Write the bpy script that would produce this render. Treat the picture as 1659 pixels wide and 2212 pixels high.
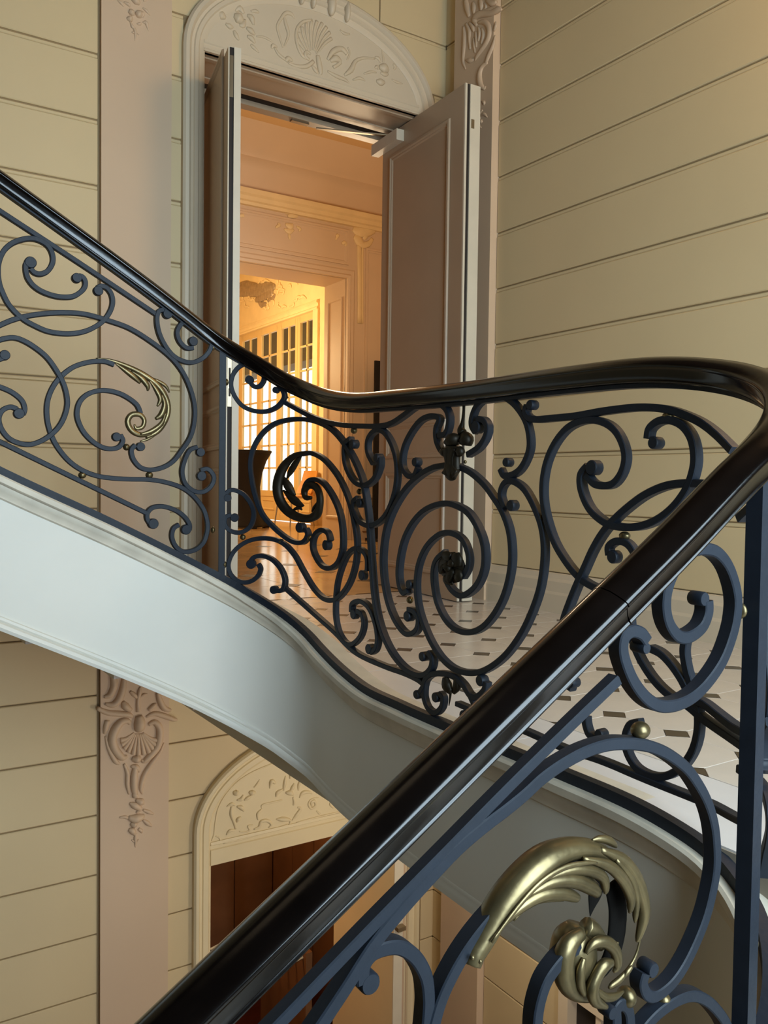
import bpy, math, random
from mathutils import Vector, Matrix
random.seed(7)
for o in list(bpy.data.objects): bpy.data.objects.remove(o)
SC = bpy.context.scene; COL = SC.collection
# ------------------------------------------------------------------ camera
# eye level is z = 0; x runs along the back wall, y towards the back wall
FPX = 1833.0; CX, CY = 829.5, 1106.0
AX = Vector((0.84055871, -0.00827409, 0.54165727))   # world x,y,z in camera (right, down, forward)
AY = Vector((-0.5415608, -0.0371094, 0.83984213))
AZ = Vector((0.01315165, -0.99927695, -0.03567355))
cam_d = bpy.data.cameras.new('camera'); cam = bpy.data.objects.new('camera', cam_d); COL.objects.link(cam)
r_ = Vector((AX[0], AY[0], AZ[0])); d_ = Vector((AX[1], AY[1], AZ[1])); f_ = Vector((AX[2], AY[2], AZ[2]))
M3 = Matrix((r_, -d_, -f_)).transposed()
cam.matrix_world = M3.to_4x4()
cam_d.sensor_fit = 'VERTICAL'; cam_d.sensor_height = 36.0; cam_d.lens = FPX / 2212 * 36.0
cam_d.clip_start = 0.05; cam_d.clip_end = 200
SC.camera = cam
# ------------------------------------------------------------------ world, exposure
W = bpy.data.worlds.new('world'); SC.world = W; W.use_nodes = True
W.node_tree.nodes['Background'].inputs[0].default_value = (1.0, 0.97, 0.90, 1)
W.node_tree.nodes['Background'].inputs[1].default_value = 2.2
SC.view_settings.view_transform = 'Standard'; SC.view_settings.look = 'None'
SC.view_settings.exposure = 0.0; SC.view_settings.gamma = 1.0; SC.view_settings.use_curve_mapping = False
# ------------------------------------------------------------------ lights
def area(name, loc, target, sx, sy, energy, color):
    l = bpy.data.lights.new(name, 'AREA'); l.shape = 'RECTANGLE'; l.size = sx; l.size_y = sy
    l.energy = energy; l.color = color
    o = bpy.data.objects.new(name, l); COL.objects.link(o); o.location = loc
    o.rotation_euler = (Vector(target) - Vector(loc)).to_track_quat('-Z', 'Y').to_euler()
    return o
def point(name, loc, energy, color, radius=0.1):
    l = bpy.data.lights.new(name, 'POINT'); l.energy = energy; l.color = color; l.shadow_soft_size = radius
    o = bpy.data.objects.new(name, l); COL.objects.link(o); o.location = loc
    return o
DAY = (0.63, 0.84, 1.0); WARM = (1.0, 0.62, 0.28)
YF = -1.0                                            # front wall, behind the camera
area('daylight_landing_window', (1.25, YF - 0.12, 0.75), (1.25, 3, 0.75), 1.6, 2.6, 225, DAY)
area('daylight_hall_window', (1.75, YF - 0.12, -3.1), (1.75, 3, -3.1), 1.1, 2.4, 78, (0.93, 0.94, 1.0))
area('stairwell_fill', (-1.2, 1.8, 4.22), (-1.2, 1.8, 0), 2.2, 1.6, 7, (1.0, 0.78, 0.50))  # weak overhead fill light, added under the closed ceiling
point('salon_chandelier_light', (3.9, 6.6, 1.9), 72, (1.0, 0.75, 0.47), 0.3)
point('far_salon_chandelier_light', (4.3, 12.2, 1.9), 260, (1.0, 0.74, 0.38), 0.35)

# ------------------------------------------------------------------ materials
def lin(c): return tuple(((v / 255) / 12.92 if v / 255 <= 0.04045 else (((v / 255) + 0.055) / 1.055) ** 2.4) for v in c) + (1.0,)
MATS = {}
def mat(name, rgb, rough=0.5, metal=0.0, var=0.06, scale=6.0, bump=0.0, bscale=60.0, coat=0.0, spec=0.5, rvar=0.0):
    m = bpy.data.materials.new(name); m.use_nodes = True; nt = m.node_tree; b = nt.nodes['Principled BSDF']
    c = lin(rgb)
    tc = nt.nodes.new('ShaderNodeTexCoord'); n = nt.nodes.new('ShaderNodeTexNoise'); n.inputs['Scale'].default_value = scale
    n.inputs['Detail'].default_value = 5
    nt.links.new(tc.outputs['Object'], n.inputs['Vector'])
    r = nt.nodes.new('ShaderNodeValToRGB')
    r.color_ramp.elements[0].position = 0.3; r.color_ramp.elements[1].position = 0.7
    r.color_ramp.elements[0].color = tuple(v * (1 - var) for v in c[:3]) + (1,)
    r.color_ramp.elements[1].color = tuple(min(1, v * (1 + var)) for v in c[:3]) + (1,)
    nt.links.new(n.outputs['Fac'], r.inputs['Fac']); nt.links.new(r.outputs['Color'], b.inputs['Base Color'])
    b.inputs['Roughness'].default_value = rough; b.inputs['Metallic'].default_value = metal
    b.inputs['Specular IOR Level'].default_value = spec
    if coat: b.inputs['Coat Weight'].default_value = coat; b.inputs['Coat Roughness'].default_value = 0.12
    if bump or rvar:
        n2 = nt.nodes.new('ShaderNodeTexNoise'); n2.inputs['Scale'].default_value = bscale; n2.inputs['Detail'].default_value = 3
        nt.links.new(tc.outputs['Object'], n2.inputs['Vector'])
        if bump:
            bp = nt.nodes.new('ShaderNodeBump'); bp.inputs['Strength'].default_value = bump; bp.inputs['Distance'].default_value = 0.002
            nt.links.new(n2.outputs['Fac'], bp.inputs['Height']); nt.links.new(bp.outputs['Normal'], b.inputs['Normal'])
        if rvar:
            mr = nt.nodes.new('ShaderNodeMapRange'); mr.inputs['To Min'].default_value = max(0.03, rough - rvar); mr.inputs['To Max'].default_value = rough + rvar
            nt.links.new(n2.outputs['Fac'], mr.inputs['Value']); nt.links.new(mr.outputs['Result'], b.inputs['Roughness'])
    MATS[name] = m; return m
CREAM = mat('painted_cream_wall', (207, 184, 141), 0.6, var=0.03, scale=1.5)
JPAINT = mat('brown_painted_joint', (146, 122, 86), 0.7, var=0.05, scale=3)
PINK = mat('painted_rose_beige', (203, 175, 144), 0.6, var=0.03, scale=1.5)
TRIM = mat('painted_grey_ivory_trim', (204, 187, 160), 0.5, var=0.03, scale=3)
TRIML = mat('pale_cream_trim', (222, 204, 164), 0.5, var=0.03, scale=3)
LEAFM = mat('painted_door_leaf', (172, 150, 124), 0.42, var=0.04, scale=3)
EDGE = mat('painted_door_edge', (205, 194, 172), 0.45, var=0.04, scale=8)
STRING = mat('painted_white_stringer', (210, 207, 195), 0.5, var=0.04, scale=2.2)
MOULD = mat('grey_stone_moulding', (198, 189, 170), 0.55, var=0.14, scale=9)
IRON = mat('blackened_iron', (27, 33, 42), 0.5, 0.0, var=0.10, scale=30, bump=0.12, bscale=140, rvar=0.08, spec=0.25)
WOODR = mat('polished_dark_handrail', (9, 6, 5), 0.17, var=0.35, scale=12, bump=0.05, bscale=60, rvar=0.05, spec=0.4)
BRASS = mat('worn_brass', (108, 95, 66), 0.34, 0.8, var=0.4, scale=14, bump=0.1, bscale=120, rvar=0.1)
BRONZE = mat('dark_bronze', (40, 33, 21), 0.5, 0.5, var=0.25, scale=30, bump=0.1, bscale=110)
STONE = mat('white_limestone_tile', (205, 196, 184), 0.22, var=0.05, scale=5, rvar=0.06)
BORD = mat('pale_stone_border', (208, 205, 202), 0.32, var=0.04, scale=7)
CABO = mat('dark_slate_cabochon', (62, 50, 38), 0.28, var=0.2, scale=20)
JOINT = mat('floor_joint', (150, 138, 120), 0.7, var=0.05)
MARB = mat('polished_salon_floor', (196, 160, 112), 0.14, var=0.10, scale=3)
IVORY = mat('ivory_salon_wall', (220, 196, 168), 0.5, var=0.03, scale=2)
IVORY2 = mat('pale_gold_plaster', (236, 212, 164), 0.5, var=0.05, scale=5)
CEILM = mat('salon_ceiling', (224, 190, 140), 0.6, var=0.02, scale=1)
WOOD = mat('dark_red_wood', (120, 84, 54), 0.4, var=0.2, scale=3)
HALLF = mat('hall_stone_floor', (150, 132, 104), 0.5, var=0.08, scale=6)
REDF = mat('vestibule_red_floor', (84, 34, 18), 0.6, var=0.15, scale=20)
BLACK = mat('black_stretch_fabric', (14, 12, 11), 0.85, var=0.1)
TAN = mat('tan_plywood_seat', (206, 140, 56), 0.35, var=0.06, scale=8)
STEEL = mat('brushed_steel', (150, 135, 110), 0.35, 0.8, var=0.05)
SHADEBK = mat('shaded_leaf_back', (10, 8, 6), 0.9, var=0.2, spec=0.1)  # near-black colour paints in the shade of the leaf's hollow back
DARK = mat('dark_recess', (34, 25, 19), 0.7, var=0.1)
SASH = mat('cream_window_sash', (222, 190, 132), 0.45, var=0.03)
SILVER = mat('tarnished_silver_leaf', (168, 150, 128), 0.4, 0.4, var=0.2, scale=14)
GREYW = mat('grey_render_outside', (92, 86, 74), 0.8, var=0.15, scale=2)
PLASTER = mat('painted_plaster_relief', (202, 183, 153), 0.55, var=0.04, scale=10)
PLASTP = mat('rose_beige_relief', (203, 175, 144), 0.55, var=0.04, scale=10)
def glassmat():
    m = bpy.data.materials.new('window_glass'); m.use_nodes = True; nt = m.node_tree
    out = nt.nodes['Material Output']; nt.nodes.remove(nt.nodes['Principled BSDF'])
    t = nt.nodes.new('ShaderNodeBsdfTransparent'); t.inputs[0].default_value = (0.93, 0.95, 0.92, 1)
    g = nt.nodes.new('ShaderNodeBsdfGlossy'); g.inputs['Roughness'].default_value = 0.03
    mx = nt.nodes.new('ShaderNodeMixShader'); mx.inputs[0].default_value = 0.08
    nt.links.new(t.outputs[0], mx.inputs[1]); nt.links.new(g.outputs[0], mx.inputs[2])
    nt.links.new(mx.outputs[0], out.inputs[0]); return m
UNSEENW = mat('dark_unseen_walls', (64, 46, 32), 0.6, var=0.2, scale=5)  # dark tone for unseen walls and ceiling, picked to cut bounce light
GLASS = glassmat()
def emitmat(name, col, s):
    m = bpy.data.materials.new(name); m.use_nodes = True; b = m.node_tree.nodes['Principled BSDF']
    b.inputs['Emission Color'].default_value = col; b.inputs['Emission Strength'].default_value = s; return m

# ------------------------------------------------------------------ mesh helpers
class MB:
    def __init__(s): s.v = []; s.f = []
    def add(s, vs, fs):
        n = len(s.v); s.v.extend([tuple(v) for v in vs]); s.f.extend([tuple(i + n for i in f) for f in fs]); return s
    def box(s, x0, x1, y0, y1, z0, z1):
        return s.add([(x0,y0,z0),(x1,y0,z0),(x1,y1,z0),(x0,y1,z0),(x0,y0,z1),(x1,y0,z1),(x1,y1,z1),(x0,y1,z1)],
                     [(0,3,2,1),(4,5,6,7),(0,1,5,4),(1,2,6,5),(2,3,7,6),(3,0,4,7)])
    def rings(s, rings, closed=True, caps=True, loop=False):
        n = len(rings[0]); vs = [p for r in rings for p in r]; fs = []
        m = len(rings); rng = m if loop else m - 1
        for i in range(rng):
            a = i * n; b = ((i + 1) % m) * n
            for j in range(n if closed else n - 1):
                k = (j + 1) % n; fs.append((a + j, a + k, b + k, b + j))
        if caps and closed and not loop:
            fs.append(tuple(range(n - 1, -1, -1))); fs.append(tuple((m - 1) * n + j for j in range(n)))
        return s.add(vs, fs)
    def ellipsoid(s, c, ax, ay, az, nu=12, nv=8):
        c = Vector(c); vs = [c + az]; fs = []
        for i in range(1, nv):
            th = math.pi * i / nv
            for j in range(nu):
                ph = 2 * math.pi * j / nu
                vs.append(c + az * math.cos(th) + (ax * math.cos(ph) + ay * math.sin(ph)) * math.sin(th))
        vs.append(c - az); L = len(vs) - 1
        for j in range(nu):
            k = (j + 1) % nu
            fs.append((0, 1 + j, 1 + k)); fs.append((L, L - nu + k, L - nu + j))
            for i in range(nv - 2): fs.append((1 + i * nu + j, 1 + (i + 1) * nu + j, 1 + (i + 1) * nu + k, 1 + i * nu + k))
        return s.add(vs, fs)
    def build(s, name, m, parent=None, smooth=False, **tags):
        me = bpy.data.meshes.new(name); me.from_pydata(s.v, [], s.f); me.validate()
        import bmesh
        bm = bmesh.new(); bm.from_mesh(me); bmesh.ops.recalc_face_normals(bm, faces=bm.faces); bm.to_mesh(me); bm.free()
        me.materials.append(m)
        if smooth:
            me.polygons.foreach_set('use_smooth', [True] * len(me.polygons))
            if smooth != 2: me.set_sharp_from_angle(angle=math.radians(38))
        o = bpy.data.objects.new(name, me); COL.objects.link(o)
        if parent is not None: o.parent = parent; o.matrix_parent_inverse = parent.matrix_world.inverted()
        for k, v in tags.items(): o[k] = v
        return o
def empty(name, loc, **tags):
    o = bpy.data.objects.new(name, None); COL.objects.link(o); o.location = loc; o.empty_display_size = 0.1
    o.matrix_world = Matrix.Translation(loc)
    for k, v in tags.items(): o[k] = v
    return o
def boxobj(name, b, m, parent=None, **tags): return MB().box(*b).build(name, m, parent, **tags)
def sweep(pts, lat, up, prof, loop=False):
    """profile (a along lat, b along up) swept along pts with a frame at every point"""
    rings = [[p + l * a + u * b for (a, b) in prof] for p, l, u in zip(pts, lat, up)]
    return MB().rings(rings, loop=loop)
def planar_path(pts, normal):
    """in-plane lateral vectors (mitred) for a polyline in the plane with this normal"""
    L = []
    for i in range(len(pts)):
        a = pts[max(0, i - 1)]; b = pts[i]; c = pts[min(len(pts) - 1, i + 1)]
        t1 = (b - a); t2 = (c - b)
        if t1.length < 1e-9: t1 = t2
        if t2.length < 1e-9: t2 = t1
        n1 = t1.normalized().cross(normal); n2 = t2.normalized().cross(normal)
        n = (n1 + n2).normalized(); L.append(n / max(0.3, n.dot(n1)))
    return L
def frame_loop(mb, corners, normal, prof):
    """closed moulding frame around a polygon; prof (a outward, b along normal)"""
    n = len(corners); rings = []
    for i in range(n):
        a, b, c = corners[i - 1], corners[i], corners[(i + 1) % n]
        n1 = (b - a).normalized().cross(normal); n2 = (c - b).normalized().cross(normal)
        m = (n1 + n2).normalized(); m = m / max(0.3, m.dot(n1))
        rings.append([b + m * p + normal * q for (p, q) in prof])
    return mb.rings(rings, loop=True, caps=False)

# ------------------------------------------------------------------ rays from the photograph and the surfaces they land on
def ray(px, py):
    c = Vector((px - CX, py - CY, FPX)) / FPX
    return Vector((AX.dot(c), AY.dot(c), AZ.dot(c)))
ZM = {'A': (0, 530, 4.1475), '1': (0, 330, 2.2804), '6': (0, 500, 6.9125), '2': (430, 740, 2.698), '3': (780, 760, 2.765),
      '4': (1100, 760, 2.766), '5': (1100, 1400, 2.7245), '7': (550, 1700, 2.37), 'P': (0, 1380, 4.1475), 'D': (430, 0, 3.318),
      'T': (200, 0, 6.38), 'Q': (900, 0, 5.267), 'B': (420, 1600, 4.366), 'N': (930, 840, 10.054), 'F': (920, 1150, 11.85),
      'S': (0, 0, 1.0), 'I': (420, 200, 3.77), 'K': (560, 940, 8.295)}
def src(z, p): ox, oy, k = ZM[z]; return ox + p[0] / k, oy + p[1] / k
R = 0.33; XE = 1.44; YU = 3.0; YL = 0.75
PATH = []
x = -3.6
while x < XE - R - 1e-6: PATH.append((x, YU)); x += 0.03
for i in range(25): a = math.pi / 2 * i / 24; PATH.append((XE - R + R * math.sin(a), YU - R + R * math.cos(a)))
y = YU - R - 0.03
while y > YL + R + 1e-6: PATH.append((XE, y)); y -= 0.03
I_MID = len(PATH)
for i in range(25): a = math.pi / 2 * i / 24; PATH.append((XE - R + R * math.cos(a), YL + R - R * math.sin(a)))
I_LOW = len(PATH)
x = XE - R - 0.03
while x > -3.6: PATH.append((x, YL)); x -= 0.03
ARC = [0.0]
for i in range(1, len(PATH)): ARC.append(ARC[-1] + math.dist(PATH[i], PATH[i - 1]))
S_MID = ARC[I_MID]; S_LOW = ARC[I_LOW]
def at_s(s):
    import bisect
    i = min(max(bisect.bisect_right(ARC, s) - 1, 0), len(ARC) - 2); t = (s - ARC[i]) / (ARC[i + 1] - ARC[i])
    a, b = PATH[i], PATH[i + 1]
    return Vector((a[0] + (b[0] - a[0]) * t, a[1] + (b[1] - a[1]) * t, 0)), Vector((b[0] - a[0], b[1] - a[1], 0)).normalized()
def s_frame(s):
    p, _ = at_s(s); _, t0 = at_s(s - 0.012); _, t1 = at_s(s + 0.012); t = (t0 + t1).normalized()
    return p, t, Vector((t.y, -t.x, 0))            # normal into the open well
def rail_hit(px, py, which):
    r = ray(px, py); best = None
    for i in range(len(PATH) - 1):
        a, b = PATH[i], PATH[i + 1]
        c0 = a[0] * r.y - a[1] * r.x; c1 = b[0] * r.y - b[1] * r.x
        if c0 * c1 <= 0 and c0 != c1:
            t = c0 / (c0 - c1); q = (a[0] + (b[0] - a[0]) * t, a[1] + (b[1] - a[1]) * t)
            d = (q[0] * r.x + q[1] * r.y) / (r.x * r.x + r.y * r.y)
            if d <= 0: continue
            s = ARC[i] + (ARC[i + 1] - ARC[i]) * t
            if best is None or (which == 'U' and s < best[0]) or (which == 'L' and s > best[0]): best = (s, d)
    s, d = best
    return r * d, s_frame(s)[2] * (1 if which == 'U' else -1), d
def plane_hit(axis, val, nrm):
    n = Vector(nrm)
    def h(px, py):
        r = ray(px, py); d = val / r[axis]; return r * d, n, d
    return h
SU = lambda px, py: rail_hit(px, py, 'U')
SL = lambda px, py: rail_hit(px, py, 'L')
def catmull(p, closed=False, step=0.12, per=6):
    out = []; n = len(p)
    for i in range(n - 1):
        p0 = p[max(i - 1, 0)]; p1 = p[i]; p2 = p[i + 1]; p3 = p[min(i + 2, n - 1)]
        for k in range(per):
            t = k / per; t2 = t * t; t3 = t2 * t
            out.append(tuple(0.5 * (2 * p1[j] + (p2[j] - p0[j]) * t + (2 * p0[j] - 5 * p1[j] + 4 * p2[j] - p3[j]) * t2 + (3 * p1[j] - p0[j] - 3 * p2[j] + p3[j]) * t3) for j in range(len(p1))))
    out.append(tuple(p[-1])); return out
def traced(z, pts, surf, per=6):
    P = []; N = []; D = []
    for q in catmull([tuple(p) for p in pts], per=per):
        a, n, d = surf(*src(z, q)); P.append(a); N.append(n); D.append(d)
    return P, N, D
def tangents(P):
    return [(P[min(i + 1, len(P) - 1)] - P[max(i - 1, 0)]).normalized() for i in range(len(P))]
BW, BD = 0.0165, 0.019
def bar(mb, P, N, w=BW, d=BD, front=False):
    T = tangents(P); c = 0.0018; h = w / 2; n0, n1 = (-d, 0.0) if front else (-d / 2, d / 2)
    prof = [(-h, n0 + c), (-h, n1 - c), (-h + c, n1), (h - c, n1), (h, n1 - c), (h, n0 + c), (h - c, n0), (-h + c, n0)]
    rings = []
    for p, n, t in zip(P, N, T):
        b = n.cross(t).normalized(); rings.append([p + b * u + n * v for u, v in prof])
    mb.rings(rings)
def knob(mb, z, xy, rpx, surf, d=BD, front=False):
    p, n, dist = surf(*src(z, xy)); r = rpx / ZM[z][2] * dist / FPX
    up = Vector((0, 0, 1)); t = n.cross(up).normalized(); n0, n1 = (-d - 0.001, 0.001) if front else (-d / 2 - 0.0015, d / 2 + 0.0015)
    rg = []
    for (k, nn) in ((0.88, n0), (1, n0 + 0.0025), (1, n1 - 0.0025), (0.88, n1)):
        rg.append([p + n * nn + (t * math.cos(a) + up * math.sin(a)) * r * k for a in [2 * math.pi * i / 18 for i in range(18)]])
    mb.rings(rg)
def lobe(mb, z, pts, surf, depth=0.8, off=0.0, nseg=10, per=4, base=0.0, ws=1.0):
    """tapered elliptical stroke; pts are (x, y, half width) in the crop"""
    P = []; N = []; Wd = []
    for q in catmull([tuple(p) for p in pts], per=per):
        a, n, d = surf(*src(z, q)); P.append(a + n * off); N.append(n); Wd.append(max(q[2], 0.4) / ZM[z][2] * d / FPX)
    T = tangents(P); rings = []
    for p, n, t, w in zip(P, N, T, Wd):
        b = n.cross(t).normalized(); w *= 1 + (ws - 1) * abs(t.z)
        rings.append([p + n * base + b * w * math.cos(a) + n * (w * depth * math.sin(a)) for a in [2 * math.pi * i / nseg for i in range(nseg)]])
    mb.rings(rings)

# ------------------------------------------------------------------ room shell
YA = 4.455; XB = 3.30; ZL = -0.70; ZG = -4.70; ZC = 4.30; YAB = 4.97
DX0, DX1, DZ = 1.685, 3.20, 2.30            # upper door opening
GX0, GX1, GZ = 1.747, 2.95, -2.16            # ground-floor door opening
wb = MB()
wb.box(-5.4, DX0 - .02, YA + 0.012, YAB, ZL, ZC); wb.box(DX1 + .02, XB + 0.3, YA + 0.012, YAB, ZL, ZC); wb.box(DX0 - .02, DX1 + .02, YA + 0.012, YAB, DZ + .035, ZC)
wb.box(-5.4, GX0 - .02, YA + 0.012, YAB, ZG, ZL - 0.2); wb.box(GX1 + .02, XB + 0.3, YA + 0.012, YAB, ZG, ZL - 0.2)
wb.box(GX0 - .02, GX1 + .02, YA + 0.012, YAB, GZ + .01, ZL - 0.2); wb.box(-5.4, XB + .3, YA + 0.012, YAB, ZL - 0.2, ZL - .03)
wall_back = wb.build('wall_back', JPAINT, kind='structure')
wr = MB()
wr.box(XB + 0.012, XB + 0.3, 3.27, YA + 0.012, ZG, ZC); wr.box(XB + 0.012, XB + 0.3, YF, 3.27, -2.69, ZC)
wr.box(XB + 0.012, XB + 0.3, YF, 2.2, ZG, -2.69)
wall_right = wr.build('wall_right', JPAINT, kind='structure')
WX = (0.45, 2.05); WZ = (-0.55, 2.05); HX = (1.1, 2.0); HZ = (-4.3, -1.9)
wf = MB(); y0, y1 = YF - 0.4, YF
wf.box(-5.4, WX[0], y0, y1, ZG, ZC); wf.box(WX[1], XB + .3, y0, y1, ZG, ZC); wf.box(WX[0], WX[1], y0, y1, WZ[1], ZC); wf.box(WX[0], WX[1], y0, y1, HZ[1], WZ[0])
wf.box(WX[0], WX[1], y0, y1, ZG, HZ[0]); wf.box(WX[0], HX[0], y0, y1, HZ[0], HZ[1]); wf.box(HX[1], WX[1], y0, y1, HZ[0], HZ[1])
wf.build('wall_front', UNSEENW, kind='structure')
boxobj('wall_left', (-5.5, -5.35, YF - .4, YAB, ZG, ZC), UNSEENW, kind='structure')
boxobj('ceiling', (-5.5, XB + .3, YF - .4, YAB, ZC, ZC + .2), UNSEENW, kind='structure')
boxobj('floor', (-5.5, 7.2, YF - .4, 9.0, ZG - .2, ZG), HALLF, kind='structure')
# windows behind the camera
for n, (wx, wz) in enumerate(((WX, WZ), (HX, HZ))):
    m = MB(); yy = YF - 0.08
    nx = 4
    for i in range(nx + 1):
        xx = wx[0] + (wx[1] - wx[0]) * i / nx; m.box(xx - .018, xx + .018, yy, yy + .04, wz[0], wz[1])
    for i in range(6):
        zz = wz[0] + (wz[1] - wz[0]) * i / 5; m.box(wx[0], wx[1], yy, yy + .04, zz - .018, zz + .018)
    m.build('window_%d' % (n + 1), SASH, kind='structure')

# course blocks of the painted stone walls: proud of the wall core, joints recessed
def course(parent, axis, a0, a1, z0, z1, face, name='panel', m=CREAM, th=0.012):
    c = 0.004; pr = [(0, z0), (th - c, z0), (th, z0 + c), (th, z1 - c), (th - c, z1), (0, z1)]
    if axis == 'x': rg = [[(a, face - p, z) for p, z in pr] for a in (a0, a1)]
    else: rg = [[(face - p, a, z) for p, z in pr] for a in (a0, a1)]
    MB().rings(rg).build(name, m, parent)
PIT, Z0C, GAP = 0.3275, 0.173, 0.026
UP = [Z0C + PIT * k for k in range(-3, 13)]
PL = (1.135, 1.497)                            # pilaster on the back wall
FA = YA + 0.012; FB = XB + 0.012
for i in range(len(UP) - 1):
    zt = UP[i + 1]; zb = UP[i] - GAP + 0.0
    z0 = UP[i]; z1 = UP[i + 1] - GAP
    b0, b1 = z1 + 0.0012, UP[i + 1] - 0.0065
    if z0 > -0.75:
        for (ax, p, q, f) in (('x', -5.3, PL[0] - .014, FA), ('x', PL[1], 1.565, FA), ('y', YF, 3.92, FB), ('y', 4.30, YA, FB), ('x', 3.215, XB, FA)):
            course(wall_back if ax == 'x' else wall_right, ax, p, q, b0, b1, f, name='joint_band', th=0.0075)
    if z0 > -0.75:
        course(wall_back, 'x', -5.3, PL[0] - 0.014, z0, z1, FA)
        course(wall_back, 'x', PL[1], 1.565 if z0 < 2.31 else 2.3, z0, z1, FA) if z0 < 2.7 else None
        course(wall_right, 'y', YF, 3.92, z0, z1, FB)
        course(wall_right, 'y', 4.30, YA, z0, z1, FB)
        if z0 <= 2.2: course(wall_back, 'x', 3.215, XB, z0, z1, FA)
for (xa, xb, z0, z1) in ((2.6, XB, UP[10], UP[11] - GAP), (2.6, 3.215, UP[11] - GAP + .0012, UP[11] - .0065), (2.80, XB, UP[11], 3.4), (PL[1], 2.79, UP[11], 3.4)):
    course(wall_back, 'x', xa, xb, z0, z1, FA)
LP = 0.315
LOW = [-0.805 + LP - 0.0] + [-0.805 - LP * k for k in range(0, 13)]
for i in range(len(LOW) - 1):
    z1, z0 = LOW[i] - 0.007, LOW[i + 1]
    z0 += 0.0
    course(wall_back, 'x', -5.3, PL[0] - 0.014, z0, z1, FA)
    xr = 1.645 if z0 < GZ else 3.2
    if z1 < -1.0: course(wall_back, 'x', PL[1], xr, z0, z1, FA)
    if z0 < -1.2: course(wall_right, 'y', 4.30, YA, z0, z1, FB); course(wall_right, 'y', 3.29 if z0 < -2.69 else YF, 3.92, z0, z1, FB)
    if z1 < -2: course(wall_back, 'x', 3.20, XB, z0, z1, FA)
# pilasters
tp = MB(); tp.box(PL[0], PL[1], YA - 0.018, YA + 0.02, ZG, ZC)
trim_1 = tp.build('trim_1', PINK, kind='structure', label='rose beige flat pilaster on the back wall left of the doors')
tq = MB(); tq.box(XB - 0.05, XB + 0.02, 3.925, 4.30, ZG, ZC)
tq.build('trim_2', PINK, kind='structure', label='rose beige pilaster on the right wall behind the open door leaf')
# baseboard on the right wall
bp = [(0, ZL), (0.035, ZL), (0.035, ZL + 0.10), (0.028, ZL + 0.115), (0.028, ZL + 0.17), (0.018, ZL + 0.185), (0.01, ZL + 0.21), (0, ZL + 0.215)]
MB().rings([[(XB - a, yy, z) for a, z in bp] for yy in (YF, 3.925)]).build('baseboard_right', TRIM, kind='structure')

# door casings with basket arches
def arch_path(xl, xr, zbot, zs, rise, n=36, zr=None):
    c = (xl + xr) / 2; h = (xr - xl) / 2; P = [Vector((xl, YA, zbot))]
    for i in range(n + 1):
        a = math.pi - math.pi * i / n; P.append(Vector((c + h * math.cos(a), YA, zs + rise * math.sin(a))))
    P.append(Vector((xr, YA, zbot if zr is None else zr))); return P
def arch_casing(name, xl, xr, zbot, zs, rise, w, m, zr=None, **tags):
    P = arch_path(xl, xr, zbot, zs, rise, zr=zr); n = Vector((0, -1, 0)); L = planar_path(P, n)
    mid = Vector(((xl + xr) / 2, YA, zs))
    L = [l if (mid - p).dot(l) > 0 else -l for l, p in zip(L, P)]
    prof = [(0, -0.02), (0, 0.030), (0.012, 0.042), (0.030, 0.044), (0.040, 0.034), (0.046, 0.024), (0.060, 0.022), (0.066, 0.030), (0.085, 0.030), (0.092, 0.020), (w - 0.012, 0.016), (w, 0.010), (w, -0.02)]
    sc = w / 0.125; prof = [(a * sc if a < w - 0.02 else a, b) for a, b in prof]
    return sweep(P, L, [n] * len(P), prof).build(name, m, kind='structure', smooth=True, **tags)
trim_3 = arch_casing('trim_3', 1.556, 3.205, ZL, 2.30, 0.54, 0.125, TRIM, zr=2.29, label='moulded arched casing around the open double door')
trim_4 = arch_casing('trim_4', 1.638, 3.17, ZG, -1.96, 0.50, 0.105, TRIML, label='cream arched casing of the ground floor doorway under the stair')
def tympanum(parent, xl, xr, zb, zs, rise, m):
    c = (xl + xr) / 2; h = (xr - xl) / 2; n = 30; top = []; 
    xs = [c + h * math.cos(math.pi - math.pi * i / n) for i in range(n + 1)]
    zt = [zs + rise * math.sin(math.pi * i / n) for i in range(n + 1)]
    f = [(x, YA - 0.008, z) for x, z in zip(xs, zt)] + [(xr, YA - 0.008, zb), (xl, YA - 0.008, zb)]
    b = [(x, YA + 0.02, z) for x, _, z in f]
    MB().rings([f, b]).build('tympanum', m, parent)
tympanum(trim_3, 1.67, 3.09, DZ, 2.30, 0.425, TRIM)
tympanum(trim_4, 1.735, 3.07, GZ, -1.96, 0.40, TRIML)
def hmould(parent, xl, xr, z, prof, m, name='lintel_moulding'):
    MB().rings([[(x, YA - 0.008 - a, z + b) for a, b in prof] for x in (xl, xr)]).build(name, m, parent)
hmould(trim_3, 1.675, 3.085, DZ, [(0, 0), (0.010, 0), (0.010, 0.012), (0.006, 0.016), (0.006, 0.040), (0.012, 0.046), (0.012, 0.058), (0, 0.064)], TRIM)
hmould(trim_4, 1.74, 3.07, GZ, [(0, 0), (0.012, 0), (0.012, 0.085), (0.004, 0.09), (0.004, 0.11), (0.012, 0.115), (0.008, 0.13), (0, 0.13)], TRIML)
# keystone bands on the upper arch
for dx, w, h in ((-0.10, 0.035, 0.055), (-0.05, 0.03, 0.06), (0.03, 0.045, 0.065), (0.10, 0.03, 0.06)):
    xx = 2.40 + dx * 1.5
    zz = 2.30 + 0.475 * math.sqrt(max(0, 1 - ((xx - 2.38) / 0.76) ** 2))
    MB().ellipsoid((xx, YA - 0.03, zz), Vector((w * .6, 0, 0)), Vector((0, 0.03, 0)), Vector((0, 0, h))).build('arch_band', TRIM, trim_3, smooth=2)
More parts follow.
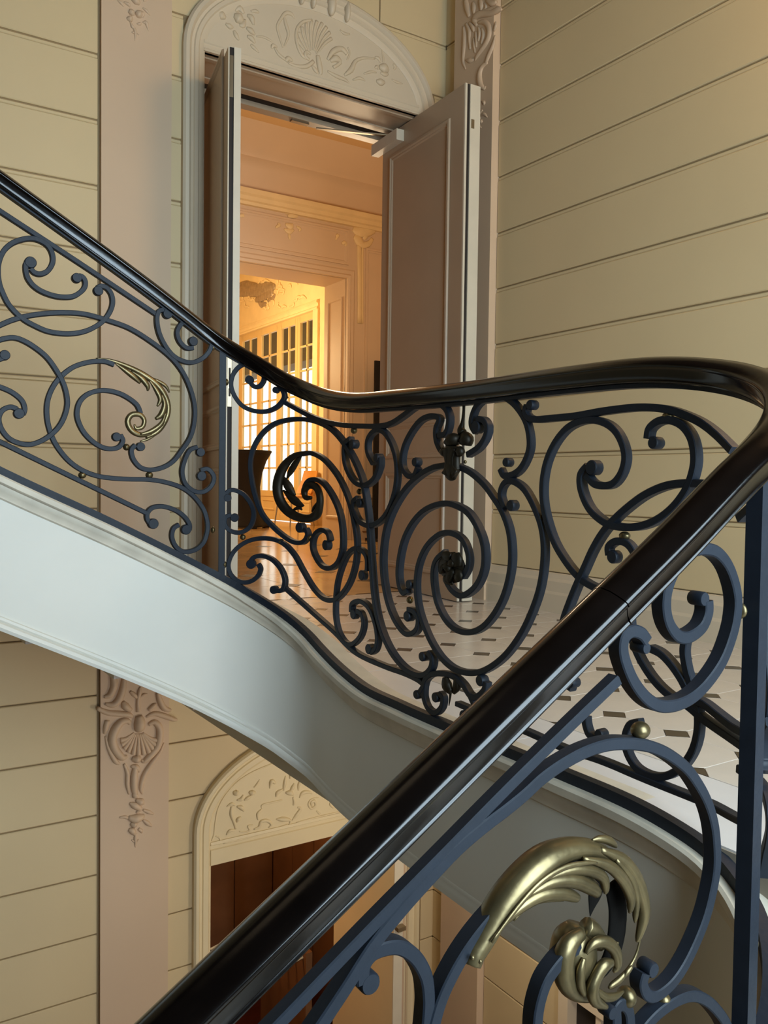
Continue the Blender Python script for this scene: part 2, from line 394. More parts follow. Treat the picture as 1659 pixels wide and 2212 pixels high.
# reveals of the upper door: lintel soffit with recessed door track
rv = MB()
rv.box(DX0 - .02, DX0, YA, YAB, ZL, DZ); rv.box(DX1, DX1 + .02, YA, YAB, ZL, DZ); rv.box(DX0, DX1, YA + 0.0, 4.80, DZ, DZ + .035)
for yy in (4.50, 4.72): rv.box(DX0, DX1, yy, yy + 0.03, DZ - .008, DZ)
rv.build('reveal_lining', LEAFM, trim_3)
boxobj('door_track', (DX0, DX1, 4.80, 4.90, DZ + .02, DZ + .035), DARK, trim_3)
boxobj('track_strip', (DX0, DX1, 4.90, YAB, DZ - .010, DZ + .03), LEAFM, trim_3)
ls = MB(); ls.box(1.98, 2.06, 4.90, 4.96, DZ - .040, DZ - .01); ls.box(2.44, 2.56, 4.915, 4.95, DZ - .022, DZ - .01)
ls.build('strike_bracket', STEEL, trim_3)

# door leaves --------------------------------------------------------------
def leaf(name, hinge, free, zb, zt, th, side, label, panels):
    """leaf between two plan points; the face on 'side' carries panel mouldings"""
    h = Vector((hinge[0], hinge[1], 0)); f = Vector((free[0], free[1], 0)); d = (f - h); w = d.length; d.normalize()
    n = Vector((-d.y, d.x, 0));  
    if n.x > 0: n = -n                       # n points to -x
    root = empty(name, (hinge[0], hinge[1], zb), kind='structure', label=label, category='door')
    def P(u, v, z): return h + d * u + n * v + Vector((0, 0, z))
    def slab(nm, u0, u1, v0, v1, z0, z1, m, par=root):
        vs = [P(u, v, z) for z in (z0, z1) for (u, v) in ((u0, v0), (u1, v0), (u1, v1), (u0, v1))]
        return MB().add(vs, [(0,3,2,1),(4,5,6,7),(0,1,5,4),(1,2,6,5),(2,3,7,6),(3,0,4,7)]).build(nm, m, par)
    body = slab('door_panel', 0, w - 0.012, -th, 0, zb, zt, LEAFM)
    # rebated leading edge: bright strip, dark groove, bright strip
    a, b, c = side
    slab('edge_strip', w - 0.012, w, -a, 0, zb, zt, EDGE); slab('edge_groove', w - 0.012, w - 0.006, -b, -a, zb, zt, DARK)
    slab('edge_strip', w - 0.012, w + 0.002, -c, -b, zb, zt, EDGE)
    for (u0, u1, z0, z1) in panels:
        for v, s in ((0.0, 1), (-th, -1)):
            nn = n * s
            cs = [P(u0, v, z0), P(u1, v, z0), P(u1, v, z1), P(u0, v, z1)]
            if (cs[1] - cs[0]).normalized().cross(nn).dot(cs[0] - cs[2]) < 0: cs = cs[::-1]
            mb = MB(); frame_loop(mb, cs, nn, [(0.0, 0.0), (-0.004, 0.011), (-0.018, 0.013), (-0.026, 0.006), (-0.032, 0.007), (-0.040, 0.0)])
            mb.build('panel_moulding', LEAFM, root, smooth=True)
    return root, P, n, d, w
pan = [(0.10, 0.80, 0.48, 2.14), (0.10, 0.80, 0.15, 0.38), (0.10, 0.80, -0.56, 0.06)]
door_1, P1, n1, d1, w1 = leaf('door_1', (3.088, 4.86), (3.042, 3.915), ZL + .006, DZ - 0.012, 0.105, (0.014, 0.034, 0.105),
    'right leaf of the tall double door, swung open towards the landing', pan)
pan2 = [(0.12, 0.82, 0.48, 2.14), (0.12, 0.82, 0.15, 0.38), (0.12, 0.82, -0.56, 0.06)]
door_2, P2, n2, d2, w2 = leaf('door_2', (1.80, 4.86), (1.612, 3.945), ZL + .006, DZ - 0.20 + 0.0, 0.06, (0.006, 0.028, 0.062),
    'left leaf of the tall double door, seen nearly edge on', pan2)
# door closer on the right leaf: box and arm
def obox(P, u0, u1, v0, v1, z0, z1, name, m, par):
    vs = [P(u, v, z) for z in (z0, z1) for (u, v) in ((u0, v0), (u1, v0), (u1, v1), (u0, v1))]
    return MB().add(vs, [(0,3,2,1),(4,5,6,7),(0,1,5,4),(1,2,6,5),(2,3,7,6),(3,0,4,7)]).build(name, m, par)
obox(P1, -0.06, 0.27, 0.0, 0.055, DZ - .115, DZ - .045, 'door_closer', EDGE, door_1)
arm = MB(); pa = P1(0.12, 0.03, DZ - .04); pb = Vector((2.62, 4.93, DZ - .03)); dd = (pb - pa).normalized(); sd = dd.cross(Vector((0, 0, 1)))
arm.rings([[p + sd * .011, p - sd * .011, p - sd * .011 + Vector((0, 0, .008)), p + sd * .011 + Vector((0, 0, .008))] for p in (pa, pb)])
arm.build('closer_arm', STEEL, door_1)
obox(P2, w2 - 0.011, w2 - 0.002, -0.027, -0.007, 0.36, 0.60, 'lock_plate', STEEL, door_2)
obox(P2, w2 - 0.009, w2 - 0.0015, -0.022, -0.012, 0.41, 0.45, 'latch_hole', DARK, door_2)
obox(P2, w2 - 0.009, w2 - 0.0015, -0.022, -0.012, 0.49, 0.55, 'latch_hole', DARK, door_2)
obox(P2, w2 - 0.011, w2 - 0.002, -0.026, -0.008, 1.86, 2.06, 'flush_bolt', STEEL, door_2)
obox(P1, w1 - 0.004, w1 + 0.006, -0.062, -0.042, 2.04, 2.09, 'bolt_keep', STEEL, door_1)

# ------------------------------------------------------------------ landing floor: octagon tiles with slate cabochons
lf = MB(); lf.box(XE - 0.0, XB, YF, YA, ZL - 0.16, ZL - 0.004)
floor_l = lf.build('floor.001', JOINT, kind='structure')
TP = 0.2285; CS = 0.062
TX0 = 1.76; TY0 = 2.686
def tile_mesh(name, pts, m, z=ZL, h=0.006, g=0.0012):
    c = Vector((sum(p[0] for p in pts) / len(pts), sum(p[1] for p in pts) / len(pts)))
    q = [c + (Vector(p) - c) * (1 - g * 8) for p in pts]; rg = [[(p.x, p.y, z - h) for p in q], [(p.x, p.y, z - .0008) for p in q], [(c.x + (p.x - c.x) * .992, c.y + (p.y - c.y) * .992, z) for p in q]]
    return MB().rings(rg)
k = CS / math.sqrt(2) * 1.0
oct_ = [(-TP/2 + k, -TP/2), (TP/2 - k, -TP/2), (TP/2, -TP/2 + k), (TP/2, TP/2 - k), (TP/2 - k, TP/2), (-TP/2 + k, TP/2), (-TP/2, TP/2 - k), (-TP/2, -TP/2 + k)]
dia = [(-k, 0), (0, -k), (k, 0), (0, k)]
half = [(0, -k), (k, 0), (0, k)]
t_proto = tile_mesh('tile', oct_, STONE, z=0.0).build('tile', STONE, floor_l); t_me = t_proto.data
c_proto = tile_mesh('cabochon', dia, CABO, z=0.0).build('cabochon', CABO, floor_l); c_me = c_proto.data
h_proto = tile_mesh('cabochon', half, CABO, z=0.0).build('cabochon', CABO, floor_l); h_me = h_proto.data
first = {}
def put(me, x, y, name):
    p = {t_me: t_proto, c_me: c_proto, h_me: h_proto}[me]
    if me.name not in first: o = p; first[me.name] = 1
    else: o = p.copy(); COL.objects.link(o)
    o.location = (x, y, ZL)
ny0 = int((0.55 - TY0) / TP) - 1
for i in range(0, 7):
    for j in range(-10, 9):
        xx = TX0 + TP * i; yy = TY0 + TP * j
        if yy > YA - 0.02: continue
        cx_, cy_ = xx + TP / 2, yy + TP / 2
        if cx_ < XB - 0.05 and cy_ < YA + 0.05: put(t_me, cx_, cy_, 'tile')
        if xx < XB - 0.04: put(h_me if i == 0 else c_me, xx, yy, 'cabochon')
for i in range(6):
    y0_ = YF + (YA - YF) * i / 6; y1_ = YF + (YA - YF) * (i + 1) / 6
    boxobj('border_slab', (XE + 0.004, TX0 - 0.004, y0_ + .0015, y1_ - .0015, ZL - .02, ZL), BORD, floor_l)

# ------------------------------------------------------------------ staircase
def interp(tab, s):
    if s <= tab[0][0]: a, b = tab[0], tab[1]
    elif s >= tab[-1][0]: a, b = tab[-2], tab[-1]
    else:
        for i in range(len(tab) - 1):
            if tab[i][0] <= s <= tab[i + 1][0]: a, b = tab[i], tab[i + 1]; break
        # smooth (monotone-ish cubic) between the neighbours
        i0 = max(i - 1, 0); i3 = min(i + 2, len(tab) - 1)
        p0, p3 = tab[i0], tab[i3]; h = b[0] - a[0]; t = (s - a[0]) / h
        m0 = (b[1] - p0[1]) / (b[0] - p0[0]); m1 = (p3[1] - a[1]) / (p3[0] - a[0])
        return a[1] * (2*t**3 - 3*t*t + 1) + b[1] * (3*t*t - 2*t**3) + h * m0 * (t**3 - 2*t*t + t) + h * m1 * (t**3 - t*t)
    return a[1] + (b[1] - a[1]) * (s - a[0]) / (b[0] - a[0])
DS = -0.4 + 0.0
def tab(l): return [(a - 4.0 + 3.6, b) for a, b in l]
T_RAIL = tab([(2.5, 2.07), (4.449, 0.957), (4.754, 0.782), (4.947, 0.668), (5.205, 0.507), (5.342, 0.43), (5.456, 0.367), (5.633, 0.307), (5.859, 0.268), (6.111, 0.257), (6.455, 0.250), (6.864, 0.250), (7.10, 0.243), (7.28, 0.215), (7.45, 0.165), (7.60, 0.105), (7.731, 0.037), (7.901, -0.076), (8.025, -0.155), (8.354, -0.362), (8.62, -0.528), (11.0, -2.02)])
T_BOT = tab([(2.5, 1.02), (4.446, 0.019), (4.803, -0.154), (5.141, -0.33), (5.21, -0.367), (5.425, -0.485), (5.653, -0.592), (5.941, -0.668), (6.187, -0.681), (6.398, -0.684), (6.864, -0.685), (7.10, -0.690), (7.28, -0.72), (7.45, -0.775), (7.60, -0.845), (7.731, -0.915), (7.901, -1.03), (8.354, -1.315), (11.0, -2.97)])
T_STR = tab([(2.5, 0.50), (4.445, -0.502), (4.772, -0.668), (4.979, -0.778), (5.257, -0.934), (5.372, -0.993), (5.541, -1.065), (5.864, -1.132), (6.27, -1.155), (6.6, -1.165), (6.852, -1.17), (7.1, -1.19), (7.28, -1.23), (7.45, -1.30), (7.731, -1.46), (8.354, -1.85), (11.0, -3.5)])
BH = 0.026                                      # bottom bar height
stair = empty('staircase', (XE, YU, ZL), label='white painted stone staircase with a moulded curved stringer and landing edge', category='staircase')
ss = []; s = ARC[0] + 0.02
while s < ARC[-1] - 0.05:
    ss.append(s); s += 0.025 if 1.2 < s - 3.0 < 5.0 else 0.06
def along(prof_fn, name, m, parent, smooth=True):
    rings = []
    for s in ss:
        p, t, n = s_frame(s); rings.append([p + n * a + Vector((0, 0, z)) for a, z in prof_fn(s)])
    return MB().rings(rings).build(name, m, parent, smooth=smooth)
top = lambda s: interp(T_BOT, s) - BH / 2
bot = lambda s: interp(T_STR, s)
stringer = along(lambda s: [(0.008, top(s) - 0.07), (0.008, bot(s) + 0.03), (-0.10, bot(s) + 0.01), (-0.10, top(s) - 0.01)], 'stringer', STRING, stair)
along(lambda s: [(-0.10, top(s)), (0.030, top(s)), (0.036, top(s) - .006), (0.036, top(s) - .024), (0.030, top(s) - .030), (0.024, top(s) - .031), (0.024, top(s) - .040),
                 (0.020, top(s) - .052), (0.014, top(s) - .066), (0.014, top(s) - .074), (0.008, top(s) - .080), (-0.10, top(s) - .03)], 'nosing_moulding', MOULD, stringer)
tk = lambda s: 1.0 - 0.92 * min(1, max(0, (s - 4.75) / 0.5))
along(lambda s: [(0.008, bot(s) + .048), (0.008 + .008 * tk(s), bot(s) + .045), (0.008 + .010 * tk(s), bot(s) + .036), (0.008 + .006 * tk(s), bot(s) + .030), (0.008 + .018 * tk(s), bot(s) + .024), (0.008 + .022 * tk(s), bot(s) + .012), (0.008 + .018 * tk(s), bot(s)), (-0.02, bot(s)), (-0.02, bot(s) + .03)], 'lower_moulding', STRING, stringer)
# landing slab soffit
boxobj('landing_slab', (XE + 0.01, XB - .01, YF + .01, YA - .01, -1.13, ZL - 0.165), STRING, stair)
RU, RI = 0.30, 0.155
for kx in range(14):
    z1 = ZL + RI * (kx + 1) - 0.0; xa = XE - RU * (kx + 1)
    boxobj('step', (xa, xa + RU + .02, YU + 0.10, YA - 0.001, z1 - 0.34, z1 - 0.03), STONE, stair)
RUN, RIS = 0.282, 0.172
for kx in range(17):
    z1 = ZL - RIS * (kx + 1); xa = XE - RUN * (kx + 1)
    boxobj('step', (xa, xa + RUN + .02, YF + 0.001, YL - 0.10, z1 - 0.36, z1 - 0.03), STONE, stair)

# ------------------------------------------------------------------ railings
rail_u = empty('stair_railing', (XE, 2.0, ZL), label='black wrought iron scroll railing with dark handrail along upper flight and landing', category='railing')
rail_l = empty('stair_railing.001', (XE - R, YL, ZL - .2), label='foreground wrought iron railing with wide dark handrail, bronze leaf and blue lit scrolls', category='railing')
# handrail: rounded wooden cap, bead groove and lower roll, over a flat iron strip
HP = [(-0.014, -0.0280), (-0.0205, -0.0276), (-0.0232, -0.0262), (-0.0238, -0.0242), (-0.0226, -0.0224), (-0.0222, -0.0212), (-0.0246, -0.0120), (-0.0275, -0.0040), (-0.0282, -0.0022), (-0.0290, -0.0012), (-0.0314, 0.0008), (-0.0325, 0.0036), (-0.0320, 0.0062), (-0.0302, 0.0085), (-0.0280, 0.0104), (-0.0215, 0.0152), (-0.0120, 0.0208), (0.0, 0.0244)]
HPROF = HP + [(-a, b) for a, b in HP[::-1][1:]]
def run(s0, s1, zf, prof, name, m, parent, smooth=True, step=0.02, off=0.0):
    P = []; L = []; U = []; s = s0; S = []
    while s < s1: S.append(s); s += step
    S.append(s1)
    for s in S:
        p, t, n = s_frame(s); P.append(p + Vector((0, 0, zf(s) + off))); L.append(n)
    T = tangents(P); U = [t.cross(l).normalized() for t, l in zip(T, L)]
    U = [u if u.z > 0 else -u for u in U]
    return sweep(P, L, U, prof).build(name, m, parent, smooth=smooth)
zr = lambda s: interp(T_RAIL, s)
S_JOIN = 8.02 - 0.4
KH = 1.06
HPROF = [(a * KH, b * KH) for a, b in HPROF]
run(0.1, S_JOIN, zr, HPROF, 'handrail', WOODR, rail_u)
run(S_JOIN + 0.0015, ARC[-1] - 0.2, zr, HPROF, 'handrail', WOODR, rail_l)
SQ = lambda w, h: [(-w/2, -h/2), (w/2, -h/2), (w/2, h/2), (-w/2, h/2)]
run(0.1, S_LOW, zr, SQ(0.026, 0.009), 'core_rail', IRON, rail_u, smooth=False, off=-0.035)
run(S_LOW + .002, ARC[-1] - 0.2, zr, SQ(0.026, 0.009), 'core_rail', IRON, rail_l, smooth=False, off=-0.035)
zb_ = lambda s: interp(T_BOT, s)
run(0.1, S_LOW - 0.03, zb_, SQ(0.024, BH), 'bottom_bar', IRON, rail_u, smooth=False)
run(S_LOW - .028, ARC[-1] - 0.2, zb_, SQ(0.024, BH), 'bottom_bar', IRON, rail_l, smooth=False)
def post(s, parent, w=0.023):
    p, t, n = s_frame(s); z0, z1 = zb_(s), zr(s) - 0.03
    vs = [p + t * a + n * b + Vector((0, 0, z)) for z in (z0, z1) for a, b in ((-w/2, -w/2), (w/2, -w/2), (w/2, w/2), (-w/2, w/2))]
    MB().add(vs, [(0,3,2,1),(4,5,6,7),(0,1,5,4),(1,2,6,5),(2,3,7,6),(3,0,4,7)]).build('post', IRON, parent)
post(5.207 - 0.4, rail_u); post(7.705 - 0.4, rail_l, 0.025)
NSC = [0]
def scroll(z, pts, surf, parent, knobs=(), w=BW, front=False, d=BD):
    NSC[0] += 1; d = d + 0.0007 * ((NSC[0] * 3) % 7)
    mb = MB(); P, N, D = traced(z, pts, surf); e = 0.0004 * ((NSC[0] * 3) % 7); P = [p + n * (e if front else 0) for p, n in zip(P, N)]; bar(mb, P, N, w, d, front)
    for (kx, ky, kr) in knobs: knob(mb, z, (kx, ky), kr, surf, d, front)
    mb.build('scroll', IRON, parent, smooth=True)
def ball(z, xy, rx, ry, surf, parent, m=BRASS, off=0.0):
    p, n, d = surf(*src(z, xy)); kx = rx / ZM[z][2] * d / FPX; ky = ry / ZM[z][2] * d / FPX
    t = n.cross(Vector((0, 0, 1))).normalized()
    MB().ellipsoid(p + n * off, t * kx, n * max(ky, kx * .9), Vector((0, 0, ky)), 16, 10).build('brass_ball', m, parent, smooth=2)
U_, L_ = SU, SL
# --- left panel (upper flight)
scroll('6', [(455,560),(510,620),(600,640),(700,600),(770,500),(785,400),(760,300),(700,210),(600,145),(480,110),(350,120),(200,170),(90,250),(20,350),(-25,480),(-35,620),(-15,780),(35,920),(115,1080),(235,1220),(360,1325),(500,1405),(680,1485),(850,1520),(1030,1530),(1200,1510),(1350,1460),(1500,1370),(1600,1260),(1660,1140),(1675,1030),(1650,930),(1590,850),(1510,820),(1450,840)], U_, rail_u, [(1460,890,72)])
scroll('6', [(430,440),(380,500),(385,620),(420,720),(500,820),(620,900),(780,960),(930,985),(1080,975),(1190,915),(1255,840),(1265,755),(1230,690),(1170,665)], U_, rail_u, [(450,470,86),(1140,700,72)])
scroll('1', [(-40,870),(0,850),(60,825),(130,806),(220,793),(320,789),(420,797),(545,832),(640,868),(740,930),(830,1000),(890,1070),(930,1150),(955,1240),(955,1320),(935,1400),(890,1470),(850,1520),(800,1550),(740,1562),(690,1550),(655,1510),(645,1465),(665,1440)], U_, rail_u, [(690,1448,22)])
scroll('1', [(-30,940),(0,922),(60,912),(110,925),(170,960),(230,1010),(280,1080),(315,1150),(330,1230),(315,1300),(280,1360),(220,1410),(150,1437),(90,1430),(40,1405),(5,1360),(-8,1310),(10,1270),(50,1253),(85,1265)], U_, rail_u, [(92,1285,26)])
scroll('1', [(-40,1145),(0,1155),(60,1182),(105,1220),(120,1260),(112,1290)], U_, rail_u)
scroll('1', [(-50,1030),(-10,1020),(20,1010)], U_, rail_u, [(22,998,25)])
scroll('1', [(560,1045),(520,1030),(470,1028),(410,1038),(350,1062),(290,1112),(250,1172),(230,1240),(232,1320),(255,1400),(290,1462),(340,1520),(400,1562),(470,1590),(550,1603),(640,1608),(730,1610),(810,1622),(890,1648),(950,1690),(1000,1755),(1020,1820),(1018,1870),(1000,1920),(960,1955),(905,1965),(865,1940),(845,1895),(852,1852),(880,1832)], U_, rail_u, [(914,1856,25)])
scroll('1', [(735,1825),(722,1800),(725,1772),(750,1748),(800,1742),(860,1760),(905,1792),(930,1830),(930,1860)], U_, rail_u, [(752,1827,26)])
scroll('1', [(-40,1406),(0,1425),(360,1600),(722,1776)], U_, rail_u)
scroll('1', [(690,1285),(670,1240),(610,1197),(550,1176),(490,1172),(430,1190),(390,1230),(377,1290),(395,1350),(430,1400),(480,1440),(530,1458),(580,1452),(603,1420),(590,1390)], U_, rail_u, [(572,1400,22)])
scroll('1', [(805,775),(780,782),(770,820),(780,885),(810,950),(850,1000),(900,1028),(950,1033),(1000,1010),(1033,970),(1040,920),(1015,870),(975,840),(930,832),(890,845),(870,885),(882,930),(915,962),(950,962)], U_, rail_u, [(822,795,24),(948,930,23)])
scroll('1', [(-40,262),(0,290),(390,545),(772,800)], U_, rail_u)
scroll('1', [(970,1450),(930,1468),(902,1530),(895,1580),(910,1630),(950,1665),(1000,1670),(1040,1640),(1052,1595),(1022,1558),(985,1565)], U_, rail_u, [(985,1475,22),(990,1592,24)])
for xy, rx, ry in (((622,1450),17,17), ((405,1588),20,17), ((735,1588),19,17), ((1050,958),11,17), ((1116,1130),11,17), ((1048,1858),11,17), ((1106,2028),11,18)): ball('1', xy, rx, ry, U_, rail_u)
# --- curved panel and landing panel
scroll('2', [(300,235),(325,258),(358,252),(380,212),(368,160),(330,128),(280,120),(230,145),(195,195),(188,260),(215,325),(262,375),(330,400),(400,400),(460,372),(498,322),(490,280),(462,262)], U_, rail_u, [(295,218,25),(450,277,19)])
scroll('2', [(500,348),(600,402),(680,440),(760,466),(850,482),(950,487),(1060,487),(1130,470),(1200,425),(1260,380),(1320,352),(1390,350),(1440,380),(1463,430),(1460,490),(1440,535),(1405,540)], U_, rail_u)
scroll('2', [(625,1085),(638,1120),(612,1162),(560,1163),(500,1130),(430,1070),(370,1000),(330,900),(308,800),(300,700),(320,610),(370,530),(440,475),(530,450),(620,448),(700,465),(770,500),(830,560),(885,640),(930,730),(962,820),(985,950),(1000,1100),(1012,1300),(1030,1500),(1062,1650),(1110,1770),(1170,1860),(1240,1920),(1310,1938),(1358,1900),(1368,1840),(1345,1805)], U_, rail_u, [(595,1078,30),(1315,1828,28)])
scroll('2', [(600,650),(660,645),(730,680),(800,760),(850,850),(890,960),(915,1080),(925,1180),(915,1290),(885,1390),(840,1462),(790,1500),(730,1490),(670,1430),(610,1330),(560,1240),(500,1175),(430,1145),(340,1143),(260,1170),(200,1222),(172,1290),(185,1350),(230,1390),(290,1395),(340,1365),(360,1320),(345,1290)], U_, rail_u)
scroll('2', [(455,1445),(490,1440),(503,1385),(480,1320),(430,1265),(370,1242),(320,1252),(300,1280)], U_, rail_u, [(440,1440,24),(305,1290,28)])
scroll('2', [(498,1425),(560,1480),(640,1550),(720,1620),(800,1692),(880,1775),(960,1830),(1100,1890),(1200,1925),(1280,1962),(1320,1995)], U_, rail_u)
scroll('2', [(615,870),(625,830),(650,803),(695,800),(740,832),(790,910),(825,1000),(840,1100),(840,1200),(815,1280),(770,1315),(720,1300),(680,1240),(665,1180),(680,1120),(720,1092),(755,1110),(768,1155)], U_, rail_u, [(748,1180,30)])
scroll('2', [(985,1330),(985,1260),(960,1215),(915,1200),(870,1235),(835,1310),(810,1400),(800,1500),(800,1600),(820,1690),(860,1750),(900,1757),(945,1712),(965,1640),(952,1580),(925,1565)], U_, rail_u, [(958,1355,30),(910,1582,30)])
scroll('2', [(895,1570),(900,1522),(950,1507),(1000,1550),(1035,1640),(1047,1730),(1035,1785),(1010,1805)], U_, rail_u, [(1000,1785,30)])
scroll('2', [(890,560),(855,600),(858,700),(890,780),(930,822),(980,830),(1030,790),(1058,720),(1060,670)], U_, rail_u, [(905,592,27),(1048,672,26)])
scroll('2', [(1020,705),(990,640),(990,570),(1020,522),(1060,510),(1100,540),(1140,620),(1160,720),(1155,830),(1130,930),(1090,1010),(1040,1055),(990,1065),(940,1040),(910,980),(905,930),(930,905)], U_, rail_u, [(945,935,28)])
scroll('2', [(155,890),(170,866),(205,860),(260,885),(303,940),(320,1000),(300,1070),(245,1106),(185,1098),(150,1060),(155,1018),(190,1003)], U_, rail_u, [(166,905,23),(208,1020,25)])
for xy, rx, ry in (((903,512),20,20), ((478,1160),18,18), ((255,1134),17,17), ((645,1142),15,18), ((935,868),16,18)): ball('2', xy, rx, ry, U_, rail_u)
scroll('3', [(345,690),(325,738),(285,738),(255,690),(253,620),(275,540),(320,460),(370,405),(430,385),(475,400),(455,460),(458,530),(485,590),(525,620)], U_, rail_u, [(335,658,28)])
scroll('3', [(645,615),(710,572),(752,510),(763,450),(742,410),(705,402)], U_, rail_u, [(700,450,38)])
scroll('3', [(690,480),(668,440),(672,385),(700,322),(750,280),(810,265),(870,275),(930,320),(985,400),(1010,480),(1015,570),(990,650),(950,710),(900,738),(860,738),(840,700)], U_, rail_u, [(880,660,28)])
scroll('3', [(1000,320),(990,360),(1012,395),(1060,405),(1150,397),(1290,384),(1438,358),(1560,342),(1660,333),(1760,335),(1860,350),(1960,385),(2050,430),(2140,500),(2230,590)], U_, rail_u, [(1025,318,30)])
scroll('3', [(550,672),(500,680),(440,692),(370,730),(290,800),(220,900),(170,1010),(145,1120),(135,1250),(145,1380),(170,1500),(210,1600),(260,1670),(300,1685),(340,1660),(352,1600),(325,1550),(290,1538)], U_, rail_u, [(290,1578,32)])
scroll('3', [(580,682),(660,720),(740,790),(800,870),(850,950),(890,1060),(905,1180),(900,1300),(870,1430),(820,1540),(750,1630),(680,1670),(610,1670),(550,1640),(500,1580),(460,1490),(440,1380),(440,1300),(460,1240),(510,1195)], U_, rail_u)
scroll('3', [(290,1425),(262,1440),(240,1400),(230,1320),(240,1220),(265,1120),(310,1030),(370,960),(440,920),(520,905),(590,925),(650,965),(700,1040),(735,1130),(747,1220),(737,1310),(702,1390),(650,1440),(600,1455),(550,1420),(520,1370)], U_, rail_u, [(300,1388,28)])
scroll('3', [(615,1345),(645,1290),(650,1220),(625,1140),(580,1095),(520,1080),(460,1100),(400,1160),(360,1240),(340,1330),(338,1440),(353,1540),(385,1640),(430,1740),(490,1830),(560,1890),(640,1915),(720,1910),(800,1870),(880,1800),(960,1690),(1020,1570),(1070,1430),(1095,1290),(1100,1150),(1082,1030),(1040,920),(990,830),(940,785),(890,770),(855,800),(842,860),(865,930)], U_, rail_u, [(908,918,34)])
ball('3', (292,1482), 22, 22, U_, rail_u); ball('3', (1082,996), 15, 24, U_, rail_u); ball('3', (185,930), 14, 18, U_, rail_u)
scroll('3', [(355,2040),(380,2000),(395,1955),(430,1926),(490,1920),(560,1937),(620,1990),(660,2050),(700,2060),(745,2020),(755,1970)], U_, rail_u, [(345,2045,27),(725,1962,34)])
scroll('3', [(385,1985),(383,2060),(408,2128),(450,2155),(488,2122),(497,2065),(475,2040)], U_, rail_u, [(455,2062,30)])
scroll('3', [(660,2050),(690,2120),(720,2200),(700,2270),(640,2270),(600,2220)], U_, rail_u, [(625,2170,32)])
# --- landing, right panel
scroll('4', [(480,680),(440,730),(437,800),(460,880),(500,950),(560,1005),(620,1035),(700,1048),(800,1040),(900,1000),(990,930),(1060,840),(1100,750),(1120,650),(1110,550),(1080,480),(1030,430),(960,408),(900,418),(850,460),(838,520)], U_, rail_u, [(510,692,46),(880,545,38)])
scroll('4', [(470,735),(520,790),(590,800),(640,780),(682,720),(702,640),(690,560),(650,480),(590,430),(510,408),(430,418),(350,462),(280,550),(232,660),(210,780),(212,900),(237,1020),(280,1140),(335,1235),(400,1320),(470,1380),(560,1420),(680,1430),(800,1440)], U_, rail_u)
scroll('4', [(1290,800),(1190,790),(1070,785),(950,800),(830,850),(730,920),(640,1000),(570,1080),(510,1180),(460,1290),(410,1400),(370,1500),(335,1600),(320,1700),(312,1800),(320,1900),(345,1975),(385,2010)], U_, rail_u, [(385,1975,32)])
scroll('4', [(605,1215),(603,1165),(645,1133),(700,1138),(740,1175),(760,1230),(750,1330),(730,1440),(725,1560),(735,1680),(770,1790),(830,1900),(900,1990),(980,2060),(1070,2110),(1180,2200),(1340,2310),(1470,2400)], U_, rail_u, [(632,1225,40)])
ball('4', (950,383), 38, 23, U_, rail_u); ball('4', (690,1098), 36, 25, U_, rail_u)
scroll('5', [(840,0),(900,30),(960,90),(1020,175),(1060,250),(1100,300),(1160,330),(1250,400),(1330,460),(1400,500),(1465,545)], U_, rail_u)
scroll('5', [(1045,-60),(1035,20),(1050,120),(1080,220),(1110,330),(1122,430),(1112,530),(1080,620),(1020,700),(940,748),(850,752),(760,705),(705,620),(690,530),(720,450),(780,435)], U_, rail_u)
scroll('5', [(455,400),(460,450),(480,505),(520,530)], U_, rail_u, [(545,505,32)])
scroll('5', [(-300,325),(-120,400),(100,487),(340,592),(560,665),(800,765),(1070,872),(1200,925),(1320,990),(1400,1030)], U_, rail_u, w=0.014)
ball('5', (1045,200), 22, 32, U_, rail_u)
# panel beyond the post, in the turn
scroll('S', [(1600,1120),(1632,1090),(1655,1060),(1672,1090),(1676,1140),(1664,1200),(1652,1260),(1650,1330),(1662,1420),(1668,1500),(1660,1560),(1649,1600)], U_, rail_u, [(1650,1640,6)])
scroll('S', [(1669,1560),(1653,1590),(1648,1640),(1652,1668)], U_, rail_u)
scroll('S', [(1600,1660),(1640,1690),(1662,1730),(1668,1790),(1655,1850),(1648,1890)], U_, rail_u)
# --- foreground panel
scroll('4', [(1195,1490),(1195,1560),(1165,1640),(1110,1690),(1055,1710),(1005,1690),(960,1620),(942,1530),(950,1430),(985,1330),(1040,1240),(1110,1190),(1180,1178),(1250,1200),(1310,1270),(1350,1370),(1370,1480),(1362,1600),(1332,1720),(1280,1850),(1200,1970),(1110,2060),(1010,2110),(910,2118),(830,2075),(760,1990),(712,1890),(685,1790),(695,1710),(740,1670),(795,1685),(830,1730)], L_, rail_l, [(1168,1478,44),(820,1772,36)], w=0.0175, front=True)
scroll('5', [(655,190),(400,435),(0,830),(-400,1240),(-800,1650),(-1250,2120),(-1500,2380)], L_, rail_l, w=0.0145, front=True)
scroll('5', [(-1250,2440),(-1120,2250),(-960,2010),(-800,1760),(-640,1560),(-480,1380),(-300,1190),(-150,1060),(0,945),(100,862),(200,770),(320,685),(450,615),(580,573),(700,565),(820,578),(930,620),(1040,700),(1110,790),(1170,900),(1208,1020),(1225,1150),(1225,1300),(1200,1450),(1160,1600),(1100,1750),(1040,1870),(980,1960),(920,2020),(860,2055),(815,2040),(793,1980),(808,1920)], L_, rail_l, [(850,1898,46)], w=0.0165, front=True)
scroll('5', [(-460,2300),(-400,2080),(-300,1870),(-180,1690),(-40,1530),(100,1410),(260,1300),(420,1250)], L_, rail_l, w=0.0165, front=True)
